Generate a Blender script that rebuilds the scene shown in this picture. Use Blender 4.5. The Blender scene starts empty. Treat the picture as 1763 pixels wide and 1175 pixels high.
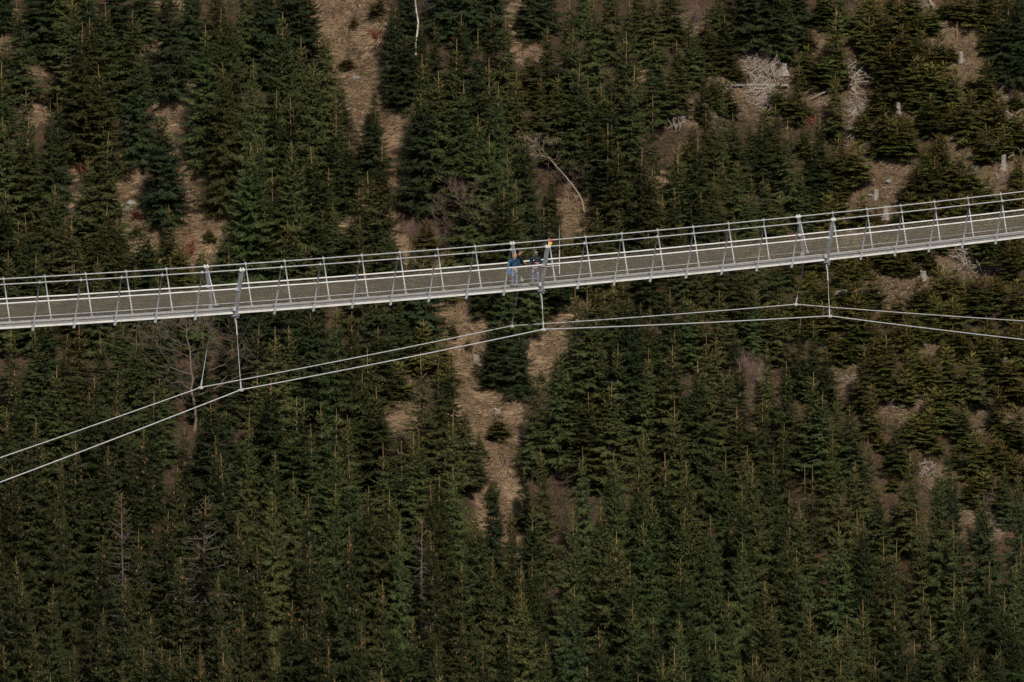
import bpy, math, random
import numpy as np
from mathutils import Vector, Matrix
R = math.radians
C = bpy.context.scene.collection
ZC = 120.0                      # height of the camera above the valley floor
# ------------------------------------------------------------------ camera
F_PX, PITCH = 17515.96, 0.1161
W_PX, H_PX = 1763.0, 1175.0
cam = bpy.data.cameras.new('camera')
cam.sensor_width = 36.0
cam.lens = 36.0 * F_PX / W_PX
cam.clip_start = 1.0; cam.clip_end = 4000.0
co = bpy.data.objects.new('camera', cam); C.objects.link(co)
cam.dof.use_dof = True; cam.dof.focus_distance = 528.0; cam.dof.aperture_fstop = 2.4
co.location = (0, 0, ZC); co.rotation_euler = (math.pi / 2 - PITCH, 0, 0)
bpy.context.scene.camera = co
# ------------------------------------------------------------------ sky, sun, exposure
SUN_EL, SUN_AZ = R(40), R(12)   # sun high behind the camera, a little to the right
world = bpy.data.worlds.new('World'); bpy.context.scene.world = world
world.use_nodes = True
nt = world.node_tree; nt.nodes.clear()
sky = nt.nodes.new('ShaderNodeTexSky'); sky.sky_type = 'NISHITA'; sky.sun_disc = False
sky.sun_elevation = SUN_EL; sky.sun_rotation = math.pi - SUN_AZ
bg = nt.nodes.new('ShaderNodeBackground'); bg.inputs[1].default_value = 0.07
wo = nt.nodes.new('ShaderNodeOutputWorld')
nt.links.new(sky.outputs[0], bg.inputs[0]); nt.links.new(bg.outputs[0], wo.inputs[0])
sl = bpy.data.lights.new('sun', 'SUN'); sl.energy = 4.2; sl.angle = R(3.5); sl.color = (1.0, 0.93, 0.82)
so = bpy.data.objects.new('sun', sl); C.objects.link(so)
sd = Vector((math.sin(SUN_AZ) * math.cos(SUN_EL), -math.cos(SUN_AZ) * math.cos(SUN_EL), math.sin(SUN_EL)))
so.rotation_euler = sd.to_track_quat('Z', 'Y').to_euler(); so.location = (0, 0, 300)
vs = bpy.context.scene.view_settings
vs.view_transform = 'Standard'; vs.look = 'None'; vs.exposure = 0.0; vs.gamma = 1; vs.use_curve_mapping = False
try:
    bpy.context.scene.cycles.max_bounces = 5
    bpy.context.scene.cycles.diffuse_bounces = 3
    bpy.context.scene.cycles.use_adaptive_sampling = True
except Exception: pass
rng = np.random.default_rng(7); random.seed(7)

# ------------------------------------------------------------------ helpers
def tag(o, label=None, cat=None, group=None, kind=None):
    if label: o['label'] = label
    if cat: o['category'] = cat
    if group: o['group'] = group
    if kind: o['kind'] = kind
    return o
def empty(name, loc, rz=0.0):
    o = bpy.data.objects.new(name, None); C.objects.link(o)
    o.location = loc; o.rotation_euler = (0, 0, rz); o.empty_display_size = 0.3
    return o
def mesh_np(name, v, f, mats=None, mi=None, col=None, smooth=False):
    """v (n,3), f (m,3|4) arrays; col: per-vertex colour (n,3)"""
    me = bpy.data.meshes.new(name)
    v = np.asarray(v, dtype=np.float32); f = np.asarray(f, dtype=np.int32)
    k = f.shape[1]
    me.vertices.add(len(v)); me.vertices.foreach_set('co', v.ravel())
    me.loops.add(f.size); me.loops.foreach_set('vertex_index', f.ravel())
    me.polygons.add(len(f)); me.polygons.foreach_set('loop_start', np.arange(len(f), dtype=np.int32) * k)
    me.polygons.foreach_set('loop_total', np.full(len(f), k, dtype=np.int32))
    if mats:
        for m in mats: me.materials.append(m)
    if mi is not None: me.polygons.foreach_set('material_index', np.asarray(mi, dtype=np.int32))
    if smooth: me.polygons.foreach_set('use_smooth', np.ones(len(f), dtype=bool))
    me.update(calc_edges=True)
    if col is not None:
        a = me.color_attributes.new('tint', 'FLOAT_COLOR', 'POINT')
        c4 = np.ones((len(v), 4), dtype=np.float32); c4[:, :3] = col
        a.data.foreach_set('color', c4.ravel())
    me.validate()
    return me
class MB:
    """collects shapes; build() links them as ONE mesh object"""
    def __init__(s): s.v = []; s.f = []; s.m = []; s.c = []
    def add(s, vs_, fs, mi=0, col=(1, 1, 1)):
        b = len(s.v); s.v += [tuple(p) for p in vs_]; s.f += [tuple(i + b for i in q) for q in fs]
        s.m += [mi] * len(fs); s.c += [col] * len(vs_)
    def tube(s, pts, rad, n=6, mi=0, col=(1, 1, 1), cap=True):
        pts = [Vector(p) for p in pts]
        if not hasattr(rad, '__len__'): rad = [rad] * len(pts)
        vv = []; ff = []
        ref = None
        for i, p in enumerate(pts):
            d = (pts[min(i + 1, len(pts) - 1)] - pts[max(i - 1, 0)])
            d = d.normalized() if d.length > 1e-9 else Vector((0, 0, 1))
            if ref is None: ref = Vector((0, 0, 1)) if abs(d.z) < 0.9 else Vector((1, 0, 0))
            a = d.cross(ref); a = a.normalized() if a.length > 1e-6 else Vector((1, 0, 0)); b2 = d.cross(a)
            for k in range(n):
                t = 2 * math.pi * k / n
                vv.append(p + (a * math.cos(t) + b2 * math.sin(t)) * rad[i])
        for i in range(len(pts) - 1):
            for k in range(n):
                k2 = (k + 1) % n
                ff.append((i * n + k, i * n + k2, (i + 1) * n + k2, (i + 1) * n + k))
        if cap:
            ff.append(tuple(range(n))); ff.append(tuple((len(pts) - 1) * n + k for k in reversed(range(n))))
        s.add(vv, ff, mi, col)
    def box(s, c, ax, ay, az, mi=0, col=(1, 1, 1)):
        """c centre, ax/ay/az half-extent vectors"""
        c = Vector(c); ax = Vector(ax); ay = Vector(ay); az = Vector(az); vv = []
        for sx in (-1, 1):
            for sy in (-1, 1):
                for sz in (-1, 1): vv.append(c + ax * sx + ay * sy + az * sz)
        s.add(vv, [(0, 1, 3, 2), (4, 6, 7, 5), (0, 4, 5, 1), (2, 3, 7, 6), (0, 2, 6, 4), (1, 5, 7, 3)], mi, col)
    def mesh(s, name, mats, origin=(0, 0, 0), smooth=False, cols=False):
        me = bpy.data.meshes.new(name); o = Vector(origin)
        me.from_pydata([tuple(Vector(p) - o) for p in s.v], [], s.f)
        for m in (mats if isinstance(mats, (list, tuple)) else [mats]): me.materials.append(m)
        me.polygons.foreach_set('material_index', s.m)
        if smooth: me.polygons.foreach_set('use_smooth', [True] * len(s.f))
        if cols:
            a = me.color_attributes.new('tint', 'FLOAT_COLOR', 'POINT')
            a.data.foreach_set('color', [x for c in s.c for x in (c[0], c[1], c[2], 1.0)])
        me.update(); return me
    def build(s, name, mats, parent=None, origin=(0, 0, 0), smooth=False, cols=False):
        o = bpy.data.objects.new(name, s.mesh(name, mats, origin, smooth, cols)); C.objects.link(o)
        if parent: o.parent = parent
        else: o.location = origin
        return o

# ------------------------------------------------------------------ materials
def mat(name, base, rough=0.6, metal=0.0, noise=None, tint=False, rnd=None, bump=None, spec=0.5):
    """noise=(scale, colour2, lo, hi) in object space; rnd=(hue,val) per-object variation"""
    m = bpy.data.materials.new(name); m.use_nodes = True
    t = m.node_tree; N = t.nodes; L = t.links; bs = N['Principled BSDF']
    bs.inputs['Roughness'].default_value = rough; bs.inputs['Metallic'].default_value = metal
    bs.inputs['Specular IOR Level'].default_value = spec
    rgb = N.new('ShaderNodeRGB'); rgb.outputs[0].default_value = (*base, 1); cur = rgb.outputs[0]
    tc = N.new('ShaderNodeTexCoord')
    if noise:
        for sc, c2, lo, hi in (noise if isinstance(noise, list) else [noise]):
            nz = N.new('ShaderNodeTexNoise'); nz.inputs['Scale'].default_value = sc; nz.inputs['Detail'].default_value = 6
            L.new(tc.outputs['Object'], nz.inputs['Vector'])
            mr = N.new('ShaderNodeMapRange'); mr.inputs[1].default_value = lo; mr.inputs[2].default_value = hi
            L.new(nz.outputs[0], mr.inputs[0])
            mx = N.new('ShaderNodeMix'); mx.data_type = 'RGBA'; L.new(mr.outputs[0], mx.inputs[0])
            L.new(cur, mx.inputs[6]); mx.inputs[7].default_value = (*c2, 1); cur = mx.outputs[2]
    if tint:
        at = N.new('ShaderNodeAttribute'); at.attribute_name = 'tint'
        mx = N.new('ShaderNodeMix'); mx.data_type = 'RGBA'; mx.blend_type = 'MULTIPLY'; mx.inputs[0].default_value = 1
        L.new(cur, mx.inputs[6]); L.new(at.outputs['Color'], mx.inputs[7]); cur = mx.outputs[2]
    if rnd:
        oi = N.new('ShaderNodeObjectInfo')
        hs = N.new('ShaderNodeHueSaturation')
        a = N.new('ShaderNodeMapRange'); a.inputs[3].default_value = 0.5 - rnd[0]; a.inputs[4].default_value = 0.5 + rnd[0]
        L.new(oi.outputs['Random'], a.inputs[0]); L.new(a.outputs[0], hs.inputs['Hue'])
        mu = N.new('ShaderNodeMath'); mu.operation = 'MULTIPLY'; mu.inputs[1].default_value = 7.31; L.new(oi.outputs['Random'], mu.inputs[0])
        fr = N.new('ShaderNodeMath'); fr.operation = 'FRACT'; L.new(mu.outputs[0], fr.inputs[0])
        b = N.new('ShaderNodeMapRange'); b.inputs[3].default_value = 1 - rnd[1]; b.inputs[4].default_value = 1 + rnd[1]
        L.new(fr.outputs[0], b.inputs[0]); L.new(b.outputs[0], hs.inputs['Value'])
        L.new(cur, hs.inputs['Color']); cur = hs.outputs[0]
    if bump:
        nz = N.new('ShaderNodeTexNoise'); nz.inputs['Scale'].default_value = bump[0]; nz.inputs['Detail'].default_value = 8
        L.new(tc.outputs['Object'], nz.inputs['Vector'])
        bp = N.new('ShaderNodeBump'); bp.inputs['Strength'].default_value = bump[1]; bp.inputs['Distance'].default_value = bump[2]
        L.new(nz.outputs[0], bp.inputs['Height']); L.new(bp.outputs[0], bs.inputs['Normal'])
    L.new(cur, bs.inputs['Base Color'])
    return m
M = {}
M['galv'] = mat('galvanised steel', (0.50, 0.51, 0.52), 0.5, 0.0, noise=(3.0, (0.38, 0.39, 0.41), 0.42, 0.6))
M['galv_dark'] = mat('dark steel with shade', (0.22, 0.235, 0.25), 0.5, 0.0, noise=(4.0, (0.16, 0.17, 0.185), 0.4, 0.62))  # dark grey steel; shade of near posts and far frames is in the colour
M['white_rail'] = mat('pale rail', (0.79, 0.77, 0.73), 0.5, 0.0, noise=(2.0, (0.64, 0.62, 0.58), 0.45, 0.65))
M['deck'] = mat('deck grating', (0.46, 0.455, 0.44), 0.6, 0.0, noise=(8.0, (0.34, 0.335, 0.32), 0.4, 0.6))
M['rope'] = mat('stranded cable', (0.52, 0.52, 0.51), 0.5, 0.0, noise=(6.0, (0.40, 0.40, 0.40), 0.4, 0.6))
M['net'] = mat('net wire', (0.34, 0.29, 0.22), 0.6, 0.0)
M['dark_wire'] = mat('dark wire', (0.05, 0.05, 0.05), 0.6, 0.0)
M['red'] = mat('red plastic', (0.65, 0.045, 0.02), 0.4); M['yellow'] = mat('yellow plastic', (0.85, 0.48, 0.02), 0.4)
M['needles'] = mat('spruce needles', (0.042, 0.050, 0.019), 0.7, tint=True, rnd=(0.036, 0.45), spec=0.08)
M['needles_old_shaded'] = mat('old spruce needles with shade', (0.028, 0.033, 0.013), 0.7, tint=True, rnd=(0.02, 0.36), spec=0.08)  # old spruces' darker green, plus the lower wood's shade put into the colour
M['needles_young'] = mat('young spruce needles', (0.052, 0.057, 0.018), 0.7, tint=True, rnd=(0.03, 0.36), spec=0.08)
M['needles_dark'] = mat('dense dark needles', (0.026, 0.036, 0.016), 0.7, tint=True, rnd=(0.015, 0.25), spec=0.08)
M['bark'] = mat('spruce bark', (1, 1, 1), 0.85, tint=True, rnd=(0.0, 0.2), spec=0.2)
M['cone'] = mat('spruce cones', (0.30, 0.15, 0.08), 0.6, rnd=(0.0, 0.2), spec=0.3)
M['straw'] = mat('dry grass blades', (0.44, 0.325, 0.215), 0.8, tint=True, spec=0.2)
M['wood_grey'] = mat('weathered wood', (0.27, 0.24, 0.21), 0.85, noise=(6.0, (0.20, 0.165, 0.14), 0.4, 0.65), bump=(25, 0.5, 0.02), spec=0.2)
M['stick'] = mat('bleached sticks', (0.33, 0.285, 0.245), 0.85, tint=True, spec=0.2)
M['cut'] = mat('cut wood face', (0.44, 0.37, 0.29), 0.8, noise=(9.0, (0.3, 0.24, 0.19), 0.4, 0.6), spec=0.2)
M['twig'] = mat('bare twigs', (0.15, 0.115, 0.10), 0.85, tint=True, spec=0.2)
M['birch'] = mat('birch bark', (0.60, 0.56, 0.50), 0.7, noise=(5.0, (0.20, 0.17, 0.15), 0.56, 0.7), spec=0.3)
M['redleaf'] = mat('withered red leaves', (0.20, 0.055, 0.035), 0.8, tint=True, spec=0.2)
M['heath'] = mat('heather and bilberry', (0.085, 0.058, 0.028), 0.8, tint=True, spec=0.2)
M['rock'] = mat('pale rock', (0.25, 0.24, 0.225), 0.85, noise=(3.0, (0.2, 0.19, 0.18), 0.4, 0.6), bump=(8, 0.6, 0.05))

# ------------------------------------------------------------------ picture <-> place geometry
cp, sp = math.cos(PITCH), math.sin(PITCH)
def proj(P):
    P = np.asarray(P, float); z = P[..., 2] - ZC
    Y = P[..., 1] * cp - z * sp; Z = P[..., 1] * sp + z * cp
    return W_PX / 2 + F_PX * P[..., 0] / Y, H_PX / 2 - F_PX * Z / Y
def ray(u, v):
    a = (u - W_PX / 2) / F_PX; b = (H_PX / 2 - v) / F_PX
    d = np.array([a, cp + b * sp, -sp + b * cp]); return d
# hillside plane behind the bridge: rises away from the valley
SL, HY = 0.6745, 645.0
def plane(x, y): return ZC - 0.1166 * HY + SL * (y - HY) - 0.02 * x
def on_plane(u, v):
    d = ray(u, v); t = (-0.1166 * HY - SL * HY) / (d[2] - SL * d[1] + 0.02 * d[0]); return d[0] * t, d[1] * t
_wr = np.random.default_rng(3)
WAVES = [(lam, amp, *_wr.uniform(0, 6.28, 2)) for lam, amp in ((34, .9), (27, .8), (21, .6), (15, .42), (12, .35), (9, .26), (7, .2), (5.3, .16), (4.1, .13), (3.2, .10), (2.3, .07), (1.7, .05))]
GPIX = [(560, -120), (575, -40), (595, 50), (640, 160), (690, 290), (730, 400), (765, 500), (795, 590), (825, 680), (850, 780), (865, 880), (868, 960), (850, 1100), (840, 1260)]
GW = np.array([on_plane(*p) for p in GPIX])
def gdist(x, y):
    x = np.asarray(x, float); y = np.asarray(y, float); best = np.full(np.broadcast(x, y).shape, 1e9)
    for a, b in zip(GW[:-1], GW[1:]):
        d = b - a; t = np.clip(((x - a[0]) * d[0] + (y - a[1]) * d[1]) / (d @ d), 0, 1)
        best = np.minimum(best, np.hypot(x - a[0] - t * d[0], y - a[1] - t * d[1]))
    return best
def gh(x, y):
    x = np.asarray(x, float); y = np.asarray(y, float)
    hill = plane(x, y)
    for lam, amp, th, ph in WAVES:
        hill = hill + amp * 0.8 * np.sin((x * math.cos(th) + y * math.sin(th)) * 6.283 / lam + ph)
    hill = hill - 1.1 * np.exp(-(gdist(x, y) / 2.6) ** 2)
    hill = np.minimum(hill, ZC + 260 + 0 * x)
    val = 1.5 + 1.2 * np.sin(x * .03 + 1) + 1.0 * np.sin(y * .041)       # valley floor
    near = (ZC - 2) - 0.62 * np.maximum(y - 6, 0)                       # slope the camera stands on
    k = 6.0
    m = np.maximum(np.maximum(hill, val), near)
    return m + k * 0.5 * np.exp(-np.abs(hill - val) / k) * (y > 300)
def ground_px(u, v):
    d = ray(u, v); ts = np.arange(540.0, 860.0, 0.8); below = d[2] * ts + ZC < gh(d[0] * ts, d[1] * ts)
    i0 = int(np.argmax(below)) if below.any() else len(ts) - 1; lo, hi = ts[max(i0 - 1, 0)], ts[i0]
    for _ in range(14):
        t = (lo + hi) / 2; P = d * t
        if P[2] + ZC < gh(P[0], P[1]): hi = t
        else: lo = t
    P = d * hi; return Vector((P[0], P[1], float(gh(P[0], P[1])))), hi

# where the dry grass shows (picture ellipses cx, cy, rx, ry), fixed once to the ground
GRASS = [(318, 245, 18, 26), (335, 285, 18, 26), (350, 335, 18, 26), (285, 130, 26, 26), (255, 92, 48, 26), (262, 105, 30, 30), (298, 165, 32, 34), (300, 215, 20, 40), (222, 292, 18, 38), (215, 335, 26, 25), (300, 398, 88, 50), (345, 320, 22, 55), (240, 340, 25, 30),
         (12, 52, 24, 32), (58, 112, 18, 28), (118, 290, 18, 22), (60, 195, 25, 15), (110, 350, 24, 18), (18, 445, 12, 10), (560, 385, 24, 38), (640, 365, 30, 22), (590, 400, 20, 30),
         (935, 610, 22, 48), (925, 245, 34, 16), (990, 372, 32, 34), (690, 700, 26, 42), (900, 45, 34, 38), (905, 85, 22, 22), (690, 390, 30, 50), (1000, 330, 24, 30),
         (890, 735, 22, 12), (1005, 800, 34, 14), (940, 745, 30, 10), (1085, 815, 22, 12), (560, 20, 34, 34), (620, 30, 44, 44), (800, 590, 26, 60), (840, 700, 52, 42),
         (1135, 310, 14, 14), (1090, 120, 14, 18), (968, 520, 14, 10), (985, 550, 16, 10), (965, 590, 14, 18), (730, 180, 20, 20), (270, 20, 14, 28), (300, 5, 26, 8), (880, 230, 14, 14)]
SOIL = [(1265, 118, 46, 40), (1300, 150, 60, 50), (1200, 195, 34, 30), (1410, 165, 34, 18), (1190, 50, 32, 34), (1412, 55, 14, 32), (1468, 190, 30, 60), (1560, 190, 26, 12), (1530, 290, 46, 26),
        (1545, 330, 60, 26), (1640, 60, 70, 22), (1670, 110, 50, 40), (1600, 15, 30, 18), (1735, 180, 30, 60), (1680, 270, 60, 40), (1715, 300, 44, 40), (1500, 350, 60, 30), (1540, 500, 90, 40),
        (1650, 450, 60, 36), (1460, 400, 40, 40), (1555, 690, 50, 40), (1710, 700, 50, 44), (1450, 650, 26, 40), (1660, 560, 30, 16), (1590, 600, 40, 20), (1610, 820, 30, 20), (1690, 900, 50, 36), (1300, 640, 24, 50), (1250, 340, 30, 16), (1520, 930, 34, 12), (1740, 740, 30, 40)]
def ell(u, v, L):
    m = np.zeros(np.shape(u))
    for cx, cy, rx, ry in L: m = np.maximum(m, 1.25 - np.hypot((u - cx) / rx, (v - cy) / ry) * 0.75)
    return np.clip(m, 0, 1)
def grass_amt(x, y, z=None):
    z = gh(x, y) if z is None else z
    u, v = proj(np.stack([x, y, z], -1))
    g = ell(u, v, GRASS)
    g = np.maximum(g, np.clip(1.4 - gdist(x, y) / 1.5, 0, 1))
    return g, ell(u, v, SOIL)

# ------------------------------------------------------------------ the ground: one sheet to the horizon
def axis(segs):
    out = []
    for a, b, s in segs: out += list(np.arange(a, b, s))
    return np.array(out + [segs[-1][1]])
xs = axis([(-1500, -200, 100), (-200, -60, 10), (-60, -36, 2), (-36, 36, 0.4), (36, 60, 2), (60, 200, 10), (200, 1500, 100)])
ys = axis([(-400, 0, 100), (0, 480, 12), (480, 604, 4), (604, 694, 0.4), (694, 750, 3), (750, 1000, 20), (1000, 1800, 100)])
X, Y = np.meshgrid(xs, ys); Z = gh(X, Y)
g_, s_ = grass_amt(X, Y, Z)
V = np.stack([X, Y, Z], -1).reshape(-1, 3); nx = len(xs); ny = len(ys)
i = np.arange(nx - 1)[None, :] + np.arange(ny - 1)[:, None] * nx; i = i.ravel()
col = np.zeros((len(V), 3)); col[:, 0] = g_.ravel(); col[:, 1] = s_.ravel()
def ground_mat():
    m = bpy.data.materials.new('hillside ground'); m.use_nodes = True
    t = m.node_tree; N = t.nodes; L = t.links; bs = N['Principled BSDF']
    bs.inputs['Roughness'].default_value = 0.95; bs.inputs['Specular IOR Level'].default_value = 0.1
    tc = N.new('ShaderNodeTexCoord'); at = N.new('ShaderNodeAttribute'); at.attribute_name = 'tint'
    sep = N.new('ShaderNodeSeparateColor'); L.new(at.outputs['Color'], sep.inputs[0])
    def noise(sc, lo, hi, det=8):
        nz = N.new('ShaderNodeTexNoise'); nz.inputs['Scale'].default_value = sc; nz.inputs['Detail'].default_value = det
        L.new(tc.outputs['Object'], nz.inputs['Vector'])
        mr = N.new('ShaderNodeMapRange'); mr.inputs[1].default_value = lo; mr.inputs[2].default_value = hi
        L.new(nz.outputs[0], mr.inputs[0]); return mr.outputs[0]
    def mix(f, a, b):
        mx = N.new('ShaderNodeMix'); mx.data_type = 'RGBA'
        if isinstance(f, float): mx.inputs[0].default_value = f
        else: L.new(f, mx.inputs[0])
        for s_i, c in ((6, a), (7, b)):
            if isinstance(c, tuple): mx.inputs[s_i].default_value = (*c, 1)
            else: L.new(c, mx.inputs[s_i])
        return mx.outputs[2]
    floor = mix(noise(0.9, .35, .7), (0.022, 0.021, 0.012), (0.060, 0.036, 0.022))
    floor = mix(noise(5.0, .45, .75), floor, (0.10, 0.062, 0.042))
    soil = mix(noise(2.2, .35, .65), (0.066, 0.044, 0.025), (0.125, 0.084, 0.052))
    soil = mix(noise(9.0, .5, .72), soil, (0.24, 0.165, 0.115))
    soil = mix(noise(1.1, .5, .7), soil, (0.075, 0.060, 0.026))
    straw = mix(noise(3.0, .35, .68), (0.19, 0.13, 0.088), (0.36, 0.255, 0.17))
    straw = mix(noise(1.3, .46, .68), straw, (0.12, 0.082, 0.062)); straw = mix(noise(0.7, .56, .72), straw, (0.085, 0.090, 0.040))
    e = N.new('ShaderNodeMath'); e.operation = 'ADD'; L.new(sep.outputs[0], e.inputs[0])
    n2 = noise(1.6, 0, 1); e2 = N.new('ShaderNodeMath'); e2.operation = 'SUBTRACT'; L.new(n2, e2.inputs[0]); e2.inputs[1].default_value = .5
    L.new(e2.outputs[0], e.inputs[1])
    r1 = N.new('ShaderNodeMapRange'); r1.inputs[1].default_value = .3; r1.inputs[2].default_value = .6; L.new(e.outputs[0], r1.inputs[0])
    e3 = N.new('ShaderNodeMath'); e3.operation = 'ADD'; L.new(sep.outputs[1], e3.inputs[0]); L.new(e2.outputs[0], e3.inputs[1])
    r2 = N.new('ShaderNodeMapRange'); r2.inputs[1].default_value = .3; r2.inputs[2].default_value = .7; L.new(e3.outputs[0], r2.inputs[0])
    c = mix(r2.outputs[0], floor, soil); c = mix(r1.outputs[0], c, straw)
    L.new(c, bs.inputs['Base Color'])
    nz = N.new('ShaderNodeTexNoise'); nz.inputs['Scale'].default_value = 5; nz.inputs['Detail'].default_value = 10; L.new(tc.outputs['Object'], nz.inputs['Vector'])
    bp = N.new('ShaderNodeBump'); bp.inputs['Strength'].default_value = .9; bp.inputs['Distance'].default_value = .18
    L.new(nz.outputs[0], bp.inputs['Height']); L.new(bp.outputs[0], bs.inputs['Normal'])
    return m
gm = mesh_np('hillside', V, np.stack([i, i + 1, i + 1 + nx, i + nx], 1), [ground_mat()], col=col, smooth=True)
gr = bpy.data.objects.new('hillside', gm); C.objects.link(gr); tag(gr, kind='structure')

# ------------------------------------------------------------------ diamond-leaf helper (vectorised)
def diamonds(o, d, ln, w, roll, r):
    """o origin (n,3), d unit dir (n,3), ln length, w width, roll angle -> verts (4n,3), faces"""
    up = np.array([0, 0, 1.0]); s = np.cross(d, up); nrm = np.linalg.norm(s, axis=1, keepdims=True)
    s = np.where(nrm > 1e-3, s / np.maximum(nrm, 1e-6), np.array([1.0, 0, 0])); n2 = np.cross(s, d)
    side = s * np.cos(roll)[:, None] + n2 * np.sin(roll)[:, None]
    a = o; c = o + d * ln[:, None]; mid = o + d * (ln * 0.45)[:, None]
    b = mid + side * (w / 2)[:, None]; e = mid - side * (w / 2)[:, None]
    v = np.stack([a, b, c, e], 1).reshape(-1, 3); f = np.arange(len(o) * 4).reshape(-1, 4)
    return v, f

# ------------------------------------------------------------------ spruce prototypes
def spruce(seed, H, Rm, ws=0.38, droop=14, nb=7, inter=0.9, leader=0.7, cones=0, lowbare=0.0, wid=0.055, step=0.075, subs=3, dark=False, bare=0.0, power=0.8):
    r = np.random.default_rng(seed); O = []; D = []; LN = []; Wd = []; T = []
    trunk = MB(); cone = []
    lean = r.uniform(-.02, .02, 2)
    def axis_pt(z): return np.array([lean[0] * z, lean[1] * z, z])
    tan = np.array([0.23, 0.145, 0.07]); grey = np.array([0.115, 0.092, 0.075])
    zs = np.linspace(-0.4, H, 15); rr = [max(0.010 * H * 1.25 * (1 - z / H) + 0.011, 0.012) for z in zs]
    vv = len(trunk.v); trunk.tube([axis_pt(z) for z in zs], rr, 6, cap=False)
    for k, z in enumerate(zs):
        a = np.clip((z - (H - 2.6)) / 2.2, 0, 1); c = tuple(grey * (1 - a) + tan * a)
        for q in range(6): trunk.c[vv + k * 6 + q] = c
    def branch(z, az, L, e, tip_up, first=False, top=False):
        n = max(4, int(L / 0.25) + 2); s = np.linspace(0, 1, n)
        ang = np.radians(e - 14 * s + tip_up * s * s)
        ds = L / (n - 1)
        rad = np.concatenate([[0], np.cumsum(np.cos(ang[:-1]) * ds)]); zz = np.concatenate([[0], np.cumsum(np.sin(ang[:-1]) * ds)])
        wob = np.cumsum(r.normal(0, 0.02 * L, n)); wob -= wob[0]
        ca, sa = math.cos(az), math.sin(az); P0 = axis_pt(z)
        P = np.stack([P0[0] + rad * ca - wob * sa, P0[1] + rad * sa + wob * ca, P0[2] + zz], 1)
        isb = r.random() < bare
        if top or isb or (z < H * 0.45 and L > .7 and r.random() < .35):
            cc = tuple(tan * .95) if top else tuple(np.array([0.15, 0.125, 0.105]) * r.uniform(.8, 1.3))
            trunk.tube([tuple(p) for p in P], [max(.014 * (1 - t_) + .006, .007) if not top else .009 for t_ in s], 3, col=cc, cap=False)
        if isb:
            for _ in range(int(L * 6)):
                t_ = r.uniform(.25, 1); p = np.array([np.interp(t_, s, P[:, j]) for j in range(3)])
                d = np.array([ca, sa, 0]) + r.normal(0, .6, 3); d /= np.linalg.norm(d)
                trunk.tube([tuple(p), tuple(p + d * r.uniform(.1, .35))], .006, 3, col=(0.16, 0.135, 0.115), cap=False)
            return
        bt = r.uniform(0.84, 1.16)                        # this bough's own shade of green
        m = max(2, int(L / step)); tt = np.linspace(0.16 if not top else .3, 1.0, m) + r.normal(0, .01, m); tt = np.clip(tt, 0, 1)
        pt = np.stack([np.interp(tt, s, P[:, j]) for j in range(3)], 1)
        fw = np.stack([np.gradient(P[:, j]) for j in range(3)], 1); fw /= np.linalg.norm(fw, axis=1, keepdims=True)
        fd = np.stack([np.interp(tt, s, fw[:, j]) for j in range(3)], 1); fd /= np.linalg.norm(fd, axis=1, keepdims=True)
        # along the bough itself
        O.append(pt); D.append(fd); LN.append(np.full(m, step * 2.4)); Wd.append(np.full(m, wid * 1.1)); T.append(np.full(m, bt) * (0.85 + .4 * tt))
        lt = np.clip(0.42 * L * (1 - tt) + 0.10, .08, .62)
        for sgn in (-1, 1):
            a = np.radians(r.normal(52, 9, m)) * sgn
            lat = np.cross(fd, [0, 0, 1.0]); lat /= np.maximum(np.linalg.norm(lat, axis=1, keepdims=True), 1e-6)
            d = fd * np.cos(a)[:, None] - lat * np.sin(a)[:, None]
            d[:, 2] -= r.uniform(0, droop / 28, m) + .04
            d /= np.linalg.norm(d, axis=1, keepdims=True)
            l2 = lt * r.uniform(.6, 1.15, m)
            O.append(pt); D.append(d); LN.append(l2); Wd.append(np.minimum(wid, l2 * .35)); T.append(bt * r.uniform(.85, 1.15, m))
            for q in range(subs):
                msk = l2 > 0.15; 
                if not msk.any(): continue
                fr = (q + .6) / (subs + .4); po = pt[msk] + d[msk] * (l2[msk] * fr)[:, None]
                k = msk.sum(); sg = r.choice([-1, 1], k); b = np.radians(r.normal(42, 10, k)) * sg
                la = np.cross(d[msk], [0, 0, 1.0]); la /= np.maximum(np.linalg.norm(la, axis=1, keepdims=True), 1e-6)
                d3 = d[msk] * np.cos(b)[:, None] + la * np.sin(b)[:, None]; d3[:, 2] -= r.uniform(-.1, droop / 22, k)
                d3 /= np.linalg.norm(d3, axis=1, keepdims=True)
                l3 = l2[msk] * (1 - fr * .5) * r.uniform(.35, .7, k) + .04
                O.append(po); D.append(d3); LN.append(l3); Wd.append(np.minimum(wid * .9, l3 * .4)); T.append(bt * r.uniform(.9, 1.25, k))
        if cones and z > H * .3 and z < H * .93 and r.random() < cones:
            for _ in range(r.integers(1, 4)):
                t_ = r.uniform(.45, 1); p = np.array([np.interp(t_, s, P[:, j]) for j in range(3)]); cone.append(p)
    z = H - leader; k = 0
    while z > H * 0.06 + 0.1:
        t = (H - z) / H; prof = t ** power
        if t > .8: prof *= 1 - 0.35 * (t - .8) / .2
        n = nb + int(r.integers(-1, 2)); ph = r.uniform(0, 6.28)
        topz = k < 3
        for j in range(n):
            if r.random() < lowbare * max(0, t - .5) * 2: continue
            L = max(Rm * prof * r.uniform(.58, 1.28), (.20 + .10 * k) * r.uniform(.7, 1.2) if topz else .16)
            e = 52 - 52 * min(t / .38, 1) if t < .38 else -droop * (t - .38) / .62
            branch(z + r.normal(0, .07), ph + 6.283 * j / n + r.normal(0, .2), L, e + r.normal(0, 11), 26 + droop * .8, top=topz)
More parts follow.
